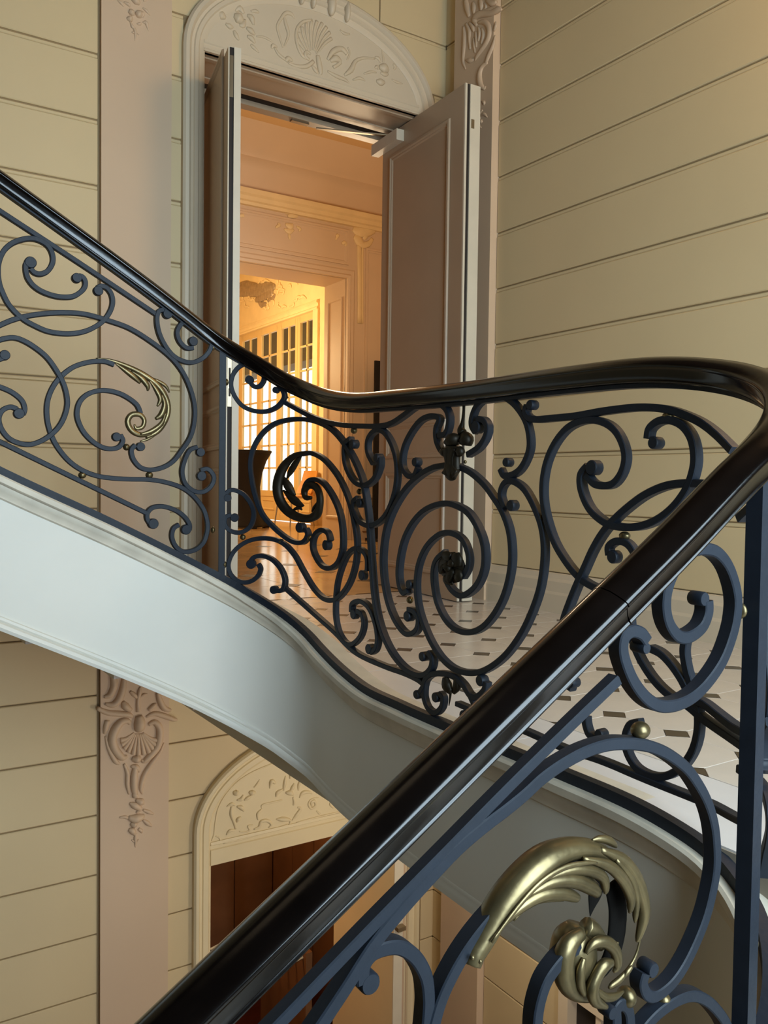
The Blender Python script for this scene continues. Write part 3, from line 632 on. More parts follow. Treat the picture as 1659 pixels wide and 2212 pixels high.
scroll('7', [(560,1010),(562,930),(610,860),(690,828),(760,830),(830,880),(880,970),(895,1070),(893,1160),(880,1280),(850,1400)], L_, rail_l, [(595,1010,58)], w=0.0165, front=True)
scroll('5', [(420,1760),(360,1800),(300,1860),(230,1960),(190,2070),(170,2180),(165,2320)], L_, rail_l, w=0.0165, front=True)
scroll('5', [(640,2320),(640,2200),(640,2140),(665,2105),(700,2120),(718,2180),(725,2330)], L_, rail_l, [(610,2150,40)], w=0.0165, front=True)
scroll('5', [(740,2330),(820,2220),(900,2140),(1000,2075),(1090,2050),(1170,2080),(1240,2150),(1290,2230),(1320,2330)], L_, rail_l, w=0.0165, front=True)
for z, xy, rx, ry in (('5',(800,492),62,52), ('5',(718,2070),58,62), ('5',(938,2090),44,40), ('4',(1405,1550),26,50)): ball(z, xy, rx, ry, L_, rail_l, off=-0.008)
ball('S', (1650,1098), 9, 18, SU, rail_u, off=0.01); ball('S', (1636,2040), 9, 17, L_, rail_l, off=-0.01)

# --- acanthus leaves
def leaf_group(name, parent, z, surf, strokes, m, depth=0.8, off=0.0, label=None, ws=1.0):
    root = None
    for i, (pts, kw) in enumerate(strokes):
        mb = MB(); k = dict(depth=depth, off=off, ws=ws); k.update({a: b for a, b in kw.items() if a not in ('m',)})
        lobe(mb, z, pts, surf, **k)
        if root is None:
            root = mb.build(name, kw.get('m', m), parent, smooth=2)
            if label: root['label'] = label
        else: mb.build('leaf_lobe', kw.get('m', m), root, smooth=2)
    return root
D_ = dict
leaf_group('acanthus_leaf', rail_l, '5', L_, [
    ([(-214,1862,74),(-190,1800,76),(-125,1690,80),(-30,1520,86),(90,1375,90),(220,1262,88),(350,1200,72),(470,1190,62),(575,1222,52)], D_(off=-0.007, depth=1.15)),
    ([(-80,1640,12),(40,1520,32),(170,1440,44),(290,1430,44),(372,1456,30),(388,1462,14)], D_(off=0.006)),
    ([(90,1440,12),(220,1365,36),(350,1352,46),(450,1392,44),(495,1428,30)], D_(off=0.008)),
    ([(190,1345,12),(330,1292,34),(440,1292,38),(520,1330,34),(540,1400,26),(535,1432,10)], D_(off=0.008)),
    ([(400,1222,14),(540,1258,34),(630,1340,38),(678,1440,34),(678,1515,22),(668,1538,8)], D_(off=0.010)),
    ([(520,1180,20),(650,1240,42),(730,1350,48),(772,1480,44),(775,1580,40),(748,1690,24),(735,1722,8)], D_(off=0.004)),
    ([(790,1480,10),(806,1560,14),(800,1640,12),(780,1690,6)], D_(off=0.0)),
    ([(500,1138,8),(545,1128,22),(595,1138,26),(630,1160,20),(645,1178,8)], D_(off=-0.004)),
    ([(590,1300,30),(580,1390,62),(560,1480,60),(540,1560,26),(530,1612,3)], D_(off=-0.016, m=SHADEBK, depth=0.15)),
    ([(650,1420,50),(690,1540,75),(690,1680,80),(665,1810,76),(610,1920,60),(540,1990,28)], D_(off=-0.016, m=SHADEBK, depth=0.25)),
    ([(775,1690,6),(748,1800,9),(700,1890,14),(650,1950,22),(605,1985,20),(585,2000,8)], D_(off=0.0)),
    ([(715,1870,12),(690,1900,18),(670,1930,10)], D_(off=0.002)),
    ([(660,2010,8),(610,2040,24),(550,2045,28),(500,2010,24),(470,1975,10)], D_(off=0.004)),
    ([(450,1690,40),(370,1760,66),(340,1860,74),(355,1970,70),(420,2050,46),(500,2085,18)], D_(off=-0.006)),
    ([(425,1780,12),(470,1722,32),(540,1712,38),(596,1765,38),(608,1850,30),(585,1888,10)], D_(off=0.008)),
    ([(570,1830,24),(525,1845,42),(482,1905,42),(455,1985,44),(475,2055,36),(540,2090,14)], D_(off=0.010)),
    ([(420,1810,16),(400,1880,30),(400,1960,30),(425,2030,16)], D_(off=0.006)),
    ([(480,1660,60),(520,1690,66),(580,1760,50)], D_(off=-0.010)),
    ([(470,1665,60),(455,1740,128),(450,1850,150),(455,1960,132),(475,2050,80),(490,2085,20)], D_(off=-0.022, depth=0.9, nseg=20)),
    ([(-150,1700,10),(0,1500,16),(140,1350,18),(280,1265,18),(400,1240,14),(470,1240,6)], D_(off=0.014, depth=0.6)),
    ([(20,1600,6),(110,1500,20),(210,1470,24),(310,1470,18)], D_(off=0.002)),
    ([(420,1330,20),(470,1370,30),(520,1400,16)], D_(off=0.0)),
    ([(600,1230,14),(690,1340,24),(720,1450,26),(715,1560,20),(712,1600,6)], D_(off=0.008)),
    ([(620,1720,14),(605,1800,20),(615,1870,10)], D_(off=0.004)),
    ], BRASS, label='polished brass acanthus leaf curling into a volute')
for q in ((-245,1800), (-200,1822)):
    p, n, d = SL(*src('5', q)); MB().ellipsoid(p + n * 0.0085, Vector((.003, 0, 0)), Vector((0, .003, 0)), Vector((0, 0, .003)), 8, 6).build('rivet', BRASS, rail_l, smooth=2)
leaf_group('acanthus_leaf', rail_u, '1', U_, [
    ([(470,1012,2),(540,1022,7),(620,1050,11),(700,1090,14),(770,1142,16),(812,1200,15),(828,1262,13),(812,1322,13),(772,1376,12),(715,1402,8)], D_(off=0.004)),
    ([(560,1035,3),(610,1070,12),(655,1105,14),(688,1135,8)], D_(off=0.008)),
    ([(640,1075,3),(690,1110,14),(722,1150,13),(722,1175,4)], D_(off=0.01)),
    ([(720,1105,3),(770,1122,8),(815,1150,9),(832,1182,4)], D_(off=0.004)),
    ([(730,1120,3),(765,1170,12),(785,1215,13),(770,1250,5)], D_(off=0.01)),
    ([(790,1190,4),(805,1240,13),(790,1290,16),(760,1312,7)], D_(off=0.012)),
    ([(812,1280,4),(790,1335,12),(740,1372,12),(685,1388,5)], D_(off=0.012)),
    ([(770,1388,3),(725,1412,7),(688,1422,3)], D_(off=0.002)),
    ([(745,1385,8),(690,1390,13),(645,1368,15),(626,1325,15),(645,1292,14),(685,1290,13),(708,1318,12),(698,1352,11),(668,1358,9),(660,1338,5)], D_(off=0.006)),
    ], BRASS, label='small brass acanthus leaf on the scroll of the upper flight')
leaf_group('acanthus_leaf', rail_u, '2', U_, [
    ([(640,640,9),(560,662,19),(500,722,28),(470,790,32),(462,860,32),(482,930,32),(530,988,30),(590,1018,26),(650,1024,24),(695,1000,30),(712,950,27),(712,890,26),(690,842,24),(650,832,22),(622,862,23),(630,902,18),(662,904,11)], D_(off=0.006)),
    ([(600,655,5),(565,700,19),(535,750,19),(512,792,5)], D_(off=0.0)),
    ([(480,770,5),(515,830,27),(545,875,19),(562,888,5)], D_(off=0.0)),
    ([(490,860,5),(550,915,27),(592,945,16),(612,950,4)], D_(off=0.0)),
    ([(455,840,5),(448,870,11),(460,895,5)], D_(off=0.0)),
    ([(540,980,5),(580,962,12),(600,975,5)], D_(off=0.0)),
    ([(660,985,8),(672,960,11),(690,930,5)], D_(off=0.0)),
    ], BRONZE, label='dark bronze acanthus leaf in the curved railing panel')
# landing panel rosette, finial and pendant
leaf_group('rosette', rail_u, 'F', U_, [
    ([(690,500,60),(700,700,200),(700,900,230),(700,1100,210),(690,1270,60)], D_(off=0.006, depth=0.12)), ([(520,560,60),(620,600,120),(730,640,90)], D_(off=0.012, depth=0.5)), ([(850,540,60),(880,700,90),(900,880,60)], D_(off=0.012, depth=0.5)),
    ([(480,880,50),(540,960,90),(560,1040,50)], D_(off=0.012, depth=0.5)), ([(640,820,60),(680,900,70),(660,960,40)], D_(off=0.02, depth=0.6)),
    ([(760,720,40),(790,800,60),(800,880,30)], D_(off=0.02, depth=0.6)), ([(650,1010,60),(720,1090,120),(780,1180,90)], D_(off=0.014, depth=0.5)),
    ([(860,980,50),(910,1080,80),(860,1180,60)], D_(off=0.012, depth=0.5)), ([(560,1120,40),(620,1230,70),(760,1300,40)], D_(off=0.01, depth=0.5)),
    ], BRONZE, ws=2.5, label='bronze rosette at the heart of the big spiral')
leaf_group('finial', rail_u, 'N', U_, [
    ([(560,1240,110),(545,1400,110),(545,1600,105),(540,1760,120),(560,1880,100),(600,1960,20)], D_(off=0.010, depth=0.5)),
    ([(470,1300,60),(480,1500,40),(480,1700,30),(450,1860,60)], D_(off=0.020, depth=0.5)), ([(620,1300,40),(580,1500,36),(590,1700,36),(660,1860,60)], D_(off=0.020, depth=0.5)),
    ([(400,1290,30),(390,1370,60),(420,1450,30)], D_(off=0.014)), ([(700,1290,40),(725,1370,62),(690,1450,30)], D_(off=0.014)),
    ([(520,1020,60),(550,1120,110),(560,1230,70)], D_(off=0.012)), ([(720,980,50),(770,1090,90),(760,1220,70)], D_(off=0.0)),
    ([(690,960,60),(665,880,45),(690,740,22),(712,580,18),(725,400,16),(725,225,22)], D_(off=0.0)),
    ], BRONZE, ws=2.2, label='bronze leaf finial under the landing handrail')
leaf_group('pendant', rail_u, '3', U_, [
    ([(520,1940,20),(530,1990,38),(555,2030,20)], D_(off=0.01)), ([(575,1950,20),(580,1995,30),(560,2035,14)], D_(off=0.004)), ([(545,2020,10),(542,2060,8),(535,2112,3)], D_(off=0.006)),
    ], BRONZE)
ball('N', (690,1585), 36, 40, U_, rail_u, off=-0.01)

# ------------------------------------------------------------------ plaster ornaments on the walls
def ornament(name, z, surf, strokes, m, label, base, cat='plaster ornament', depth=0.7, ws=1.0):
    root = empty(name, base, label=label, category=cat)
    for nm, pts in strokes:
        mb = MB(); lobe(mb, z, [(p[0], p[1], p[2] * ws) for p in pts], surf, depth=depth); mb.build(nm, m, root, smooth=2)
    return root
SPIL = plane_hit(1, YA - 0.018, (0, -1, 0)); STYM = plane_hit(1, YA - 0.008, (0, -1, 0)); SPB = plane_hit(0, XB - 0.05, (-1, 0, 0))
shell = [('shell_rib', [(1240 + 40 * math.cos(a), 840 - 40 * math.sin(a) * -0.2, 6), (1240 + 110 * math.cos(a), 890 + 60 * abs(math.sin(a)), 15), (1240 + 165 * math.cos(a), 900 + 140 * abs(math.sin(a)), 20)]) for a in [math.pi * (0.02 + 0.96 * i / 10) for i in range(11)]]
ornament('stucco_cartouche', 'P', SPIL, shell + [
    ('scroll', [(1165,760,14),(1140,735,22),(1085,745,30),(1030,810,36),(1005,900,36),(1030,990,34),(1090,1060,28),(1140,1050,12)]),
    ('scroll', [(1330,770,14),(1380,745,22),(1425,790,28),(1430,870,30),(1410,960,30),(1350,1040,28),(1290,1095,20),(1270,1080,8)]),
    ('boss', [(1240,690,28),(1250,750,46),(1245,810,38),(1245,835,14)]),
    ('cornice', [(870,620,16),(960,660,22),(1060,670,24),(1150,680,22),(1190,700,10)]),
    ('cornice', [(1310,700,10),(1380,670,20),(1470,690,22),(1550,720,18),(1585,725,10)]),
    ('scroll', [(930,520,12),(985,500,26),(1020,420,30),(1010,330,26),(980,290,14)]),
    ('scroll', [(940,580,10),(1010,590,26),(1065,540,30),(1100,440,28),(1110,340,18)]),
    ('scroll', [(1530,640,12),(1470,620,24),(1430,550,24),(1410,480,16)]),
    ('leaf', [(1240,650,20),(1235,560,16),(1250,470,18),(1255,430,8)]), ('leaf', [(1240,540,8),(1200,500,18),(1165,470,10)]), ('leaf', [(1255,520,8),(1290,500,14),(1320,495,6)]),
    ('leaf', [(1170,640,20),(1120,600,30),(1100,560,14)]), ('leaf', [(1330,640,16),(1375,600,22),(1400,580,10)]),
    ('leaf', [(960,730,20),(945,800,22),(935,850,10)]), ('leaf', [(945,870,8),(970,980,14),(1030,1090,20),(1070,1120,10)]),
    ('leaf', [(1470,930,6),(1430,1020,14),(1360,1110,20),(1290,1220,22),(1262,1330,18),(1275,1390,6)]),
    ('stem', [(1110,1120,10),(1140,1200,18),(1140,1300,18),(1155,1390,8)]), ('stem', [(1215,1130,20),(1200,1230,30),(1200,1330,28),(1210,1390,20)]),
    ('knot', [(1180,1070,14),(1225,1075,34),(1260,1060,16)]), ('knot', [(1170,1140,10),(1220,1150,24),(1250,1190,10)]),
    ('flower', [(1190,1370,10),(1210,1400,26),(1230,1420,10)]), ('flower', [(1215,1440,10),(1260,1460,30),(1285,1480,8)]), ('flower', [(1160,1470,8),(1200,1490,26),(1250,1520,22),(1220,1560,8)]),
    ('leaf', [(1070,1600,6),(1120,1595,14),(1150,1610,8)]), ('flower', [(1150,1600,16),(1210,1610,36),(1270,1590,26),(1290,1570,8)]), ('flower', [(1170,1650,12),(1200,1660,28),(1230,1640,10)]),
    ('leaf', [(1280,1530,8),(1330,1550,16),(1375,1570,6)]), ('leaf', [(1280,1620,8),(1320,1650,18),(1360,1680,6)]), ('flower', [(1150,1710,12),(1185,1720,26),(1210,1760,8)]),
    ('leaf', [(1240,1700,12),(1265,1720,14),(1270,1740,5)]), ('stem', [(1215,1740,12),(1212,1800,14),(1213,1868,3)]), ('leaf', [(1180,1800,6),(1200,1815,8)]), ('leaf', [(1245,1795,6),(1228,1815,8)]),
    ], PLASTP, 'plaster shell cartouche with hanging flowers on the lower pilaster', (1.3, YA - .02, -1.6), depth=1.25, ws=1.15)
ornament('stucco_drop', 'T', SPIL, [
    ('leaf', [(340,0,8),(390,40,24),(430,90,10)]), ('leaf', [(430,30,10),(490,60,26),(520,100,10)]), ('flower', [(540,-20,30),(600,20,50),(650,60,20)]), ('flower', [(500,150,30),(540,180,46),(560,220,20)]),
    ('rose', [(600,160,30),(640,200,56),(680,230,26)]), ('rose', [(650,150,10),(690,190,28),(680,240,14)]), ('leaf', [(690,110,10),(740,150,22),(795,215,4)]), ('leaf', [(700,20,10),(730,0,16)]),
    ('flower', [(470,260,16),(515,265,44),(550,290,20)]), ('leaf', [(520,300,10),(550,370,26),(590,390,14)]), ('leaf', [(690,310,10),(740,320,28),(770,430,4)]), ('leaf', [(610,330,10),(650,330,22),(670,320,8)]),
    ('stem', [(570,390,20),(590,450,22),(585,570,3)]), ('leaf', [(540,440,10),(560,450,18),(575,460,8)]), ('leaf', [(600,440,8),(640,485,10)]),
    ], PLASTP, 'plaster rose drop hanging at the top of the upper pilaster', (1.3, YA - .02, 2.4), depth=1.1)
sh2 = [('shell_rib', [(810 + 30 * math.cos(a), 400 - 40 * math.sin(a), 4), (810 + 90 * math.cos(a), 330 - 130 * math.sin(a) * .8, 11), (825 + 125 * math.cos(a), 300 - 150 * math.sin(a), 13)]) for a in [math.pi * (0.05 + 0.9 * i / 9) for i in range(10)]]
ornament('stucco_overdoor', 'D', STYM, sh2 + [
    ('scroll', [(770,420,8),(740,400,12),(710,340,14),(695,270,13),(705,200,12),(750,155,12),(810,145,10)]), ('scroll', [(790,430,10),(760,400,14),(770,370,12),(800,390,8)]),
    ('scroll', [(640,450,8),(700,475,14),(770,475,16),(820,440,14)]), ('scroll', [(620,440,14),(640,420,18),(670,440,8)]), ('leaf', [(540,340,8),(570,390,12),(620,430,10)]), ('leaf', [(520,350,6),(530,325,14),(560,340,6)]),
    ('leaf', [(600,340,6),(575,260,10),(560,190,10),(590,130,12),(620,95,14),(660,100,14),(685,135,4)]), ('leaf', [(610,330,5),(640,250,12),(620,170,14),(610,110,8)]),
    ('stem', [(410,262,5),(460,265,9),(510,290,8),(530,305,4)]), ('boss', [(850,400,16),(860,460,22),(870,520,18),(860,535,6)]), ('boss', [(810,470,8),(830,500,16),(850,525,8)]),
    ('scroll', [(920,430,10),(960,370,20),(1020,350,20),(1060,390,14)]), ('scroll', [(940,440,10),(980,420,26),(1010,450,14),(960,485,12)]), ('leaf', [(920,510,8),(980,545,14),(1050,575,12),(1075,600,4)]),
    ('leaf', [(1065,340,6),(1080,380,8),(1060,430,6)]), ('leaf', [(1010,215,5),(1040,240,12),(1080,245,5)]), ('leaf', [(1040,540,8),(1090,500,20),(1120,440,14),(1180,415,10),(1260,420,6)]), ('leaf', [(1100,575,6),(1150,560,12),(1190,580,4)]),
    ('rose', [(130,90,10),(160,110,30),(190,130,12)]), ('leaf', [(60,105,6),(90,110,18),(120,130,8)]), ('leaf', [(95,50,4),(105,90,8),(130,110,5)]), ('leaf', [(170,10,5),(190,30,14),(210,60,5)]),
    ('rose', [(250,110,16),(280,130,40),(310,160,20)]), ('rose', [(260,80,8),(290,60,22),(320,100,10)]), ('rose', [(290,180,10),(315,180,20),(330,140,8)]), ('leaf', [(190,170,8),(220,190,20),(245,195,6)]),
    ('leaf', [(250,220,10),(265,255,18),(285,290,6)]), ('flower', [(345,110,10),(375,130,24),(390,180,8)]), ('flower', [(340,200,10),(370,220,22),(400,250,8)]), ('flower', [(345,260,10),(375,275,20),(400,310,8)]), ('leaf', [(370,320,8),(390,340,14),(430,378,4)]), ('leaf', [(370,80,6),(405,80,14),(430,90,5)]),
    ('rose', [(1290,480,14),(1325,490,36),(1355,510,16)]), ('rose', [(1300,520,8),(1330,535,16),(1355,530,8)]), ('leaf', [(1260,490,8),(1275,480,14),(1285,500,6)]), ('leaf', [(1310,340,3),(1312,380,6),(1320,420,10),(1320,450,6)]), ('leaf', [(1260,410,6),(1285,420,14),(1300,450,6)]),
    ('rose', [(1270,580,10),(1300,590,26),(1330,590,10)]), ('leaf', [(1390,460,8),(1405,480,12),(1395,500,6)]), ('leaf', [(1380,570,6),(1420,590,10),(1460,600,3)]), ('leaf', [(1180,530,5),(1230,515,10),(1270,520,5)]),
    ], PLASTER, 'plaster shell and rose relief in the arch over the open door', (2.38, YA - .02, 2.4), depth=0.8)
ornament('stucco_cartouche.001', 'Q', SPB, [
    ('scroll', [(690,290,20),(660,230,36),(690,180,44),(760,160,40),(850,150,36),(930,110,36),(970,110,10)]), ('cornice', [(740,130,14),(820,110,22),(900,85,22),(960,95,10)]),
    ('scroll', [(700,260,16),(770,250,30),(820,300,34),(830,390,36),(800,480,34),(740,570,30),(690,640,24),(665,690,10)]),
    ('shell_rib', [(700,310,12),(720,380,24),(700,470,16)]), ('shell_rib', [(740,320,12),(760,400,24),(735,500,14)]), ('shell_rib', [(670,360,10),(680,440,22),(680,540,12)]), ('shell_rib', [(650,430,10),(655,520,20),(665,600,10)]),
    ('leaf', [(900,250,10),(900,300,22),(880,350,14)]), ('leaf', [(895,400,8),(870,520,26),(820,640,30),(790,720,20)]), ('scroll', [(810,710,16),(750,760,30),(720,850,36),(730,960,36),(770,1010,18),(785,980,6)]),
    ('scroll', [(600,260,14),(640,310,26),(650,360,12)]), ('scroll', [(560,270,14),(600,350,26),(600,450,20),(610,560,14)]), ('scroll', [(535,300,14),(545,420,26),(540,560,26),(530,700,20),(560,790,8)]),
    ('scroll', [(640,30,14),(655,90,30),(650,160,14)]), ('leaf', [(560,0,30),(580,100,36),(600,190,20)]), ('leaf', [(720,0,20),(740,60,34),(730,120,14)]), ('leaf', [(770,40,10),(790,80,18),(760,120,8)]), ('scroll', [(800,0,20),(860,40,34),(910,20,20)]),
    ('knot', [(560,680,10),(610,690,30),(650,680,12)]), ('flower', [(690,1070,16),(695,1120,22),(690,1170,14)]), ('flower', [(740,1150,8),(770,1170,22),(760,1195,8)]), ('flower', [(680,1300,16),(700,1330,34),(720,1360,14)]), ('leaf', [(720,1290,8),(750,1250,14)]), ('leaf', [(730,1320,8),(770,1300,20),(805,1335,5)]), ('flower', [(700,1390,10),(740,1380,20),(730,1400,8)]), ('stem', [(680,1200,18),(690,1260,18),(685,1300,10)]), ('stem', [(685,1400,18),(685,1480,18),(675,1600,8)]), ('leaf', [(700,1410,6),(735,1455,8)]),
    ], PLASTP, 'plaster shell cartouche on the pilaster above the open right door leaf', (XB - .06, 4.1, 2.3), depth=0.8)
ornament('stucco_overdoor.001', 'B', STYM, [
    ('frame_mould', [(160,945,6),(185,880,8),(195,780,8),(220,650,8),(280,530,8),(380,410,8),(520,310,8),(700,230,8),(860,180,8)]), ('frame_mould', [(270,965,9),(440,930,9),(640,870,9),(880,790,9)]), ('frame_mould', [(960,775,9),(1180,715,9),(1400,665,9)]),
    ('scroll', [(225,1000,5),(245,960,8),(235,915,8),(200,900,5)]),
    ('flower', [(365,480,10),(390,490,30),(415,475,10)]), ('flower', [(515,480,10),(540,490,26),(575,485,10)]), ('leaf', [(560,440,6),(590,410,12),(615,365,4)]), ('leaf', [(470,560,8),(500,540,18),(535,520,8)]), ('leaf', [(400,560,8),(440,550,20),(460,510,8)]),
    ('leaf', [(305,620,6),(350,595,16),(380,610,8)]), ('stem', [(350,620,10),(345,690,16),(370,760,14),(390,830,10)]), ('leaf', [(400,620,8),(440,630,22),(465,665,6)]), ('leaf', [(400,770,8),(410,740,20),(440,720,8)]), ('leaf', [(300,890,6),(330,850,16),(380,840,8)]),
    ('scroll', [(420,855,4),(480,862,8),(520,840,10),(505,805,10),(550,795,6)]), ('scroll', [(560,835,8),(610,810,14),(630,760,16),(690,755,16),(725,790,12),(700,820,8)]), ('leaf', [(600,745,8),(595,690,14),(630,650,10)]), ('frame_mould', [(635,640,5),(640,605,9),(740,580,9),(825,560,8)]),
    ('leaf', [(710,450,6),(725,380,20),(760,400,12)]), ('leaf', [(770,530,6),(780,490,18),(830,460,10)]), ('leaf', [(840,470,8),(850,400,18),(860,330,6)]), ('leaf', [(900,360,6),(910,310,16),(950,290,5)]), ('leaf', [(900,480,8),(925,440,20),(940,400,5)]), ('flower', [(860,490,10),(900,490,26),(930,510,10)]), ('stem', [(930,530,8),(940,580,14),(930,610,6)]),
    ('scroll', [(980,470,6),(985,410,16),(1020,350,14),(1080,345,6)]), ('scroll', [(990,540,6),(1020,490,18),(1080,485,14),(1110,500,5)]), ('scroll', [(1110,620,8),(1100,580,14),(1130,570,14),(1140,610,12),(1100,640,10),(1075,600,10),(1100,555,10),(1170,535,6)]),
    ('leaf', [(770,740,6),(830,740,24),(900,750,12),(890,800,6)]), ('leaf', [(920,750,6),(960,700,16),(1000,640,14),(970,630,6)]), ('leaf', [(1150,660,6),(1180,690,10)]), ('scroll', [(1290,570,6),(1280,600,12),(1310,635,6)]),
    ], TRIML, 'plaster ribbon and flower relief in the lower arch under the stair', (2.3, YA - .02, -1.9), depth=1.3)

# ------------------------------------------------------------------ salon beyond the door
Y2 = 8.80; Y3 = 9.33; OX0, OX1, OZ = 3.45, 5.10, 2.40
fs = MB(); fs.box(0.6, 7.2, YAB - .01, 17.2, ZL - .3, ZL - .005); fs.box(DX0, DX1, YA + .001, YAB, ZL - .03, ZL - .005)
floor_s = fs.build('floor.002', JOINT, kind='structure')
sz = 0.62
nx, ny = 10, 20
slabs = []
for i in range(nx):
    for j in range(ny):
        xa = 1.3 + sz * i; ya = YA + 0.02 + sz * j
        if xa + sz > 7.15 or (ya < YAB and (xa < DX0 - .3 or xa + sz > 3.2)): continue
        boxobj('slab', (max(xa + .003, DX0 if ya < YAB else 0), xa + sz - .003, ya + .003, ya + sz - .003, ZL - .02, ZL), MARB, floor_s)
for i in range(1, 9):
    for j in range(1, 7):
        xx = 1.3 + sz * i; yy = YA + .02 + sz * j
        o = c_proto.copy(); COL.objects.link(o); o.parent = floor_s; o.matrix_parent_inverse = Matrix(); o.location = (xx, yy, ZL + .0012); o.scale = (2.2, 2.2, 1)
wi = MB(); wi.box(0.6, OX0, Y2, Y3, ZL, 4.6); wi.box(OX1, 7.2, Y2, Y3, ZL, 4.6); wi.box(OX0, OX1, Y2, Y3, OZ, 4.6)
wall_i = wi.build('wall_inner', IVORY, kind='structure', label='ivory salon wall with the second doorway')
boxobj('wall_salon_left', (0.4, 0.6, YAB, 17.2, ZL, 4.6), IVORY, kind='structure')
boxobj('wall_salon_right', (7.0, 7.2, YAB, Y3, ZL, 4.6), IVORY, kind='structure')
boxobj('ceiling.001', (0.4, 7.2, YAB, Y3, 3.75, 3.95), CEILM, kind='structure')
boxobj('wall_salon_front', (3.62, 7.2, YAB - .2, YAB, ZL, 4.6), IVORY, kind='structure')
# cornice, frieze and overdoor panel on the inner wall
def onwall(prof, x0, x1, name, m, parent): return MB().rings([[(x, Y2 - a, z) for a, z in prof] for x in (x0, x1)]).build(name, m, parent, smooth=True)
onwall([(0, 3.02), (0.05, 3.02), (0.06, 3.05), (0.09, 3.06), (0.10, 3.10), (0.13, 3.12), (0.14, 3.17), (0.06, 3.19), (0, 3.19)], 0.6, 7.0, 'cornice_moulding', IVORY2, wall_i)
onwall([(0, 3.19), (0.05, 3.19), (0.07, 3.30), (0.12, 3.40), (0.16, 3.46), (0.22, 3.48), (0.24, 3.52), (0.34, 3.58), (0.5, 3.75), (0, 3.76)], 0.6, 7.0, 'frieze_cove', IVORY, wall_i)
def wframe(x0, x1, z0, z1, par, w=0.05, y=Y2, m=IVORY, t=0.025, name='panel_moulding'):
    mb = MB(); frame_loop(mb, [Vector((x0, y, z0)), Vector((x1, y, z0)), Vector((x1, y, z1)), Vector((x0, y, z1))], Vector((0, -1, 0)), [(0, 0), (0, t), (-w * .4, t), (-w * .5, t * .5), (-w * .8, t * .5), (-w, 0)])
    mb.build(name, m, par, smooth=True)
wframe(OX0 + .02, OX1 + .02, 2.56, 2.97, wall_i)
cas = [(0, -.01), (0, .05), (.03, .055), (.05, .03), (.09, .03), (.11, .015), (.13, .015), (.13, -.01)]
P = [Vector((OX0, Y2, ZL)), Vector((OX0, Y2, OZ)), Vector((OX1, Y2, OZ)), Vector((OX1, Y2, ZL))]
Lp = planar_path(P, Vector((0, -1, 0))); md = Vector(((OX0 + OX1) / 2, Y2, 0)); Lp = [l if (l.dot(p - md) > 0 or i in (1, 2)) else -l for i, (l, p) in enumerate(zip(Lp, P))]
for i in (1, 2):
    if Lp[i].z < 0: Lp[i] = -Lp[i]
sweep(P, Lp, [Vector((0, -1, 0))] * 4, cas).build('trim_5', IVORY, kind='structure', label='moulded casing of the inner doorway')
mbp = MB(); X_ = OX1 - 0.001
frame_loop(mbp, [Vector((X_, Y2 + .09, -.45)), Vector((X_, Y3 - .09, -.45)), Vector((X_, Y3 - .09, 2.2)), Vector((X_, Y2 + .09, 2.2))][::-1], Vector((-1, 0, 0)), [(0, 0), (0, .012), (-.02, .012), (-.03, 0)])
mbp.build('panel_moulding', IVORY, wall_i)
wframe(5.36, 5.9, -.2, 2.8, wall_i); wframe(5.36, 5.9, -.6, -.3, wall_i)
# pilaster capital and central drop on the inner wall
SIN = plane_hit(1, Y2 - 0.005, (0, -1, 0))
ornament('stucco_drop.001', 'I', SIN, [
    ('leaf', [(740,980,14),(795,955,40),(850,985,18)]), ('leaf', [(760,1010,10),(800,1000,26),(840,1010,10)]), ('flower', [(740,1070,10),(780,1090,30),(800,1070,10)]), ('flower', [(730,1110,8),(770,1130,24),(810,1120,8)]), ('leaf', [(660,1100,6),(690,1080,16),(680,1060,6)]), ('leaf', [(770,1150,8),(775,1180,14),(780,1200,4)]), ('leaf', [(830,1090,6),(860,1110,14),(850,1130,5)]),
    ('leaf', [(600,940,6),(660,950,14),(720,970,6)]), ('leaf', [(870,1000,6),(920,1000,14),(980,1020,5)]), ('leaf', [(360,1010,6),(390,1000,16),(405,1015,6)]), ('leaf', [(1150,1175,6),(1170,1160,16),(1150,1200,6)]), ('leaf', [(1200,1230,8),(1225,1225,20),(1235,1260,6)]), ('leaf', [(1240,1270,8),(1245,1300,12)]),
    ], IVORY2, 'small plaster flower drop over the inner doorway', (4.3, Y2 - .02, 2.9), depth=0.5)
ornament('stucco_capital', 'I', SIN, [
    ('scroll', [(1290,1110,20),(1340,1130,50),(1420,1110,60),(1470,1120,30)]), ('scroll', [(1300,1170,16),(1330,1200,40),(1370,1240,30),(1420,1230,24),(1450,1190,14)]), ('leaf', [(1380,1130,14),(1390,1160,34),(1380,1200,10)]),
    ('stem', [(1340,1230,22),(1345,1500,22),(1345,1880,22)]), ('stem', [(1370,1245,10),(1368,1500,10),(1368,1880,10)]),
    ], IVORY2, 'pale plaster capital of the inner wall pilaster', (5.4, Y2 - .02, 2.7), depth=0.4)
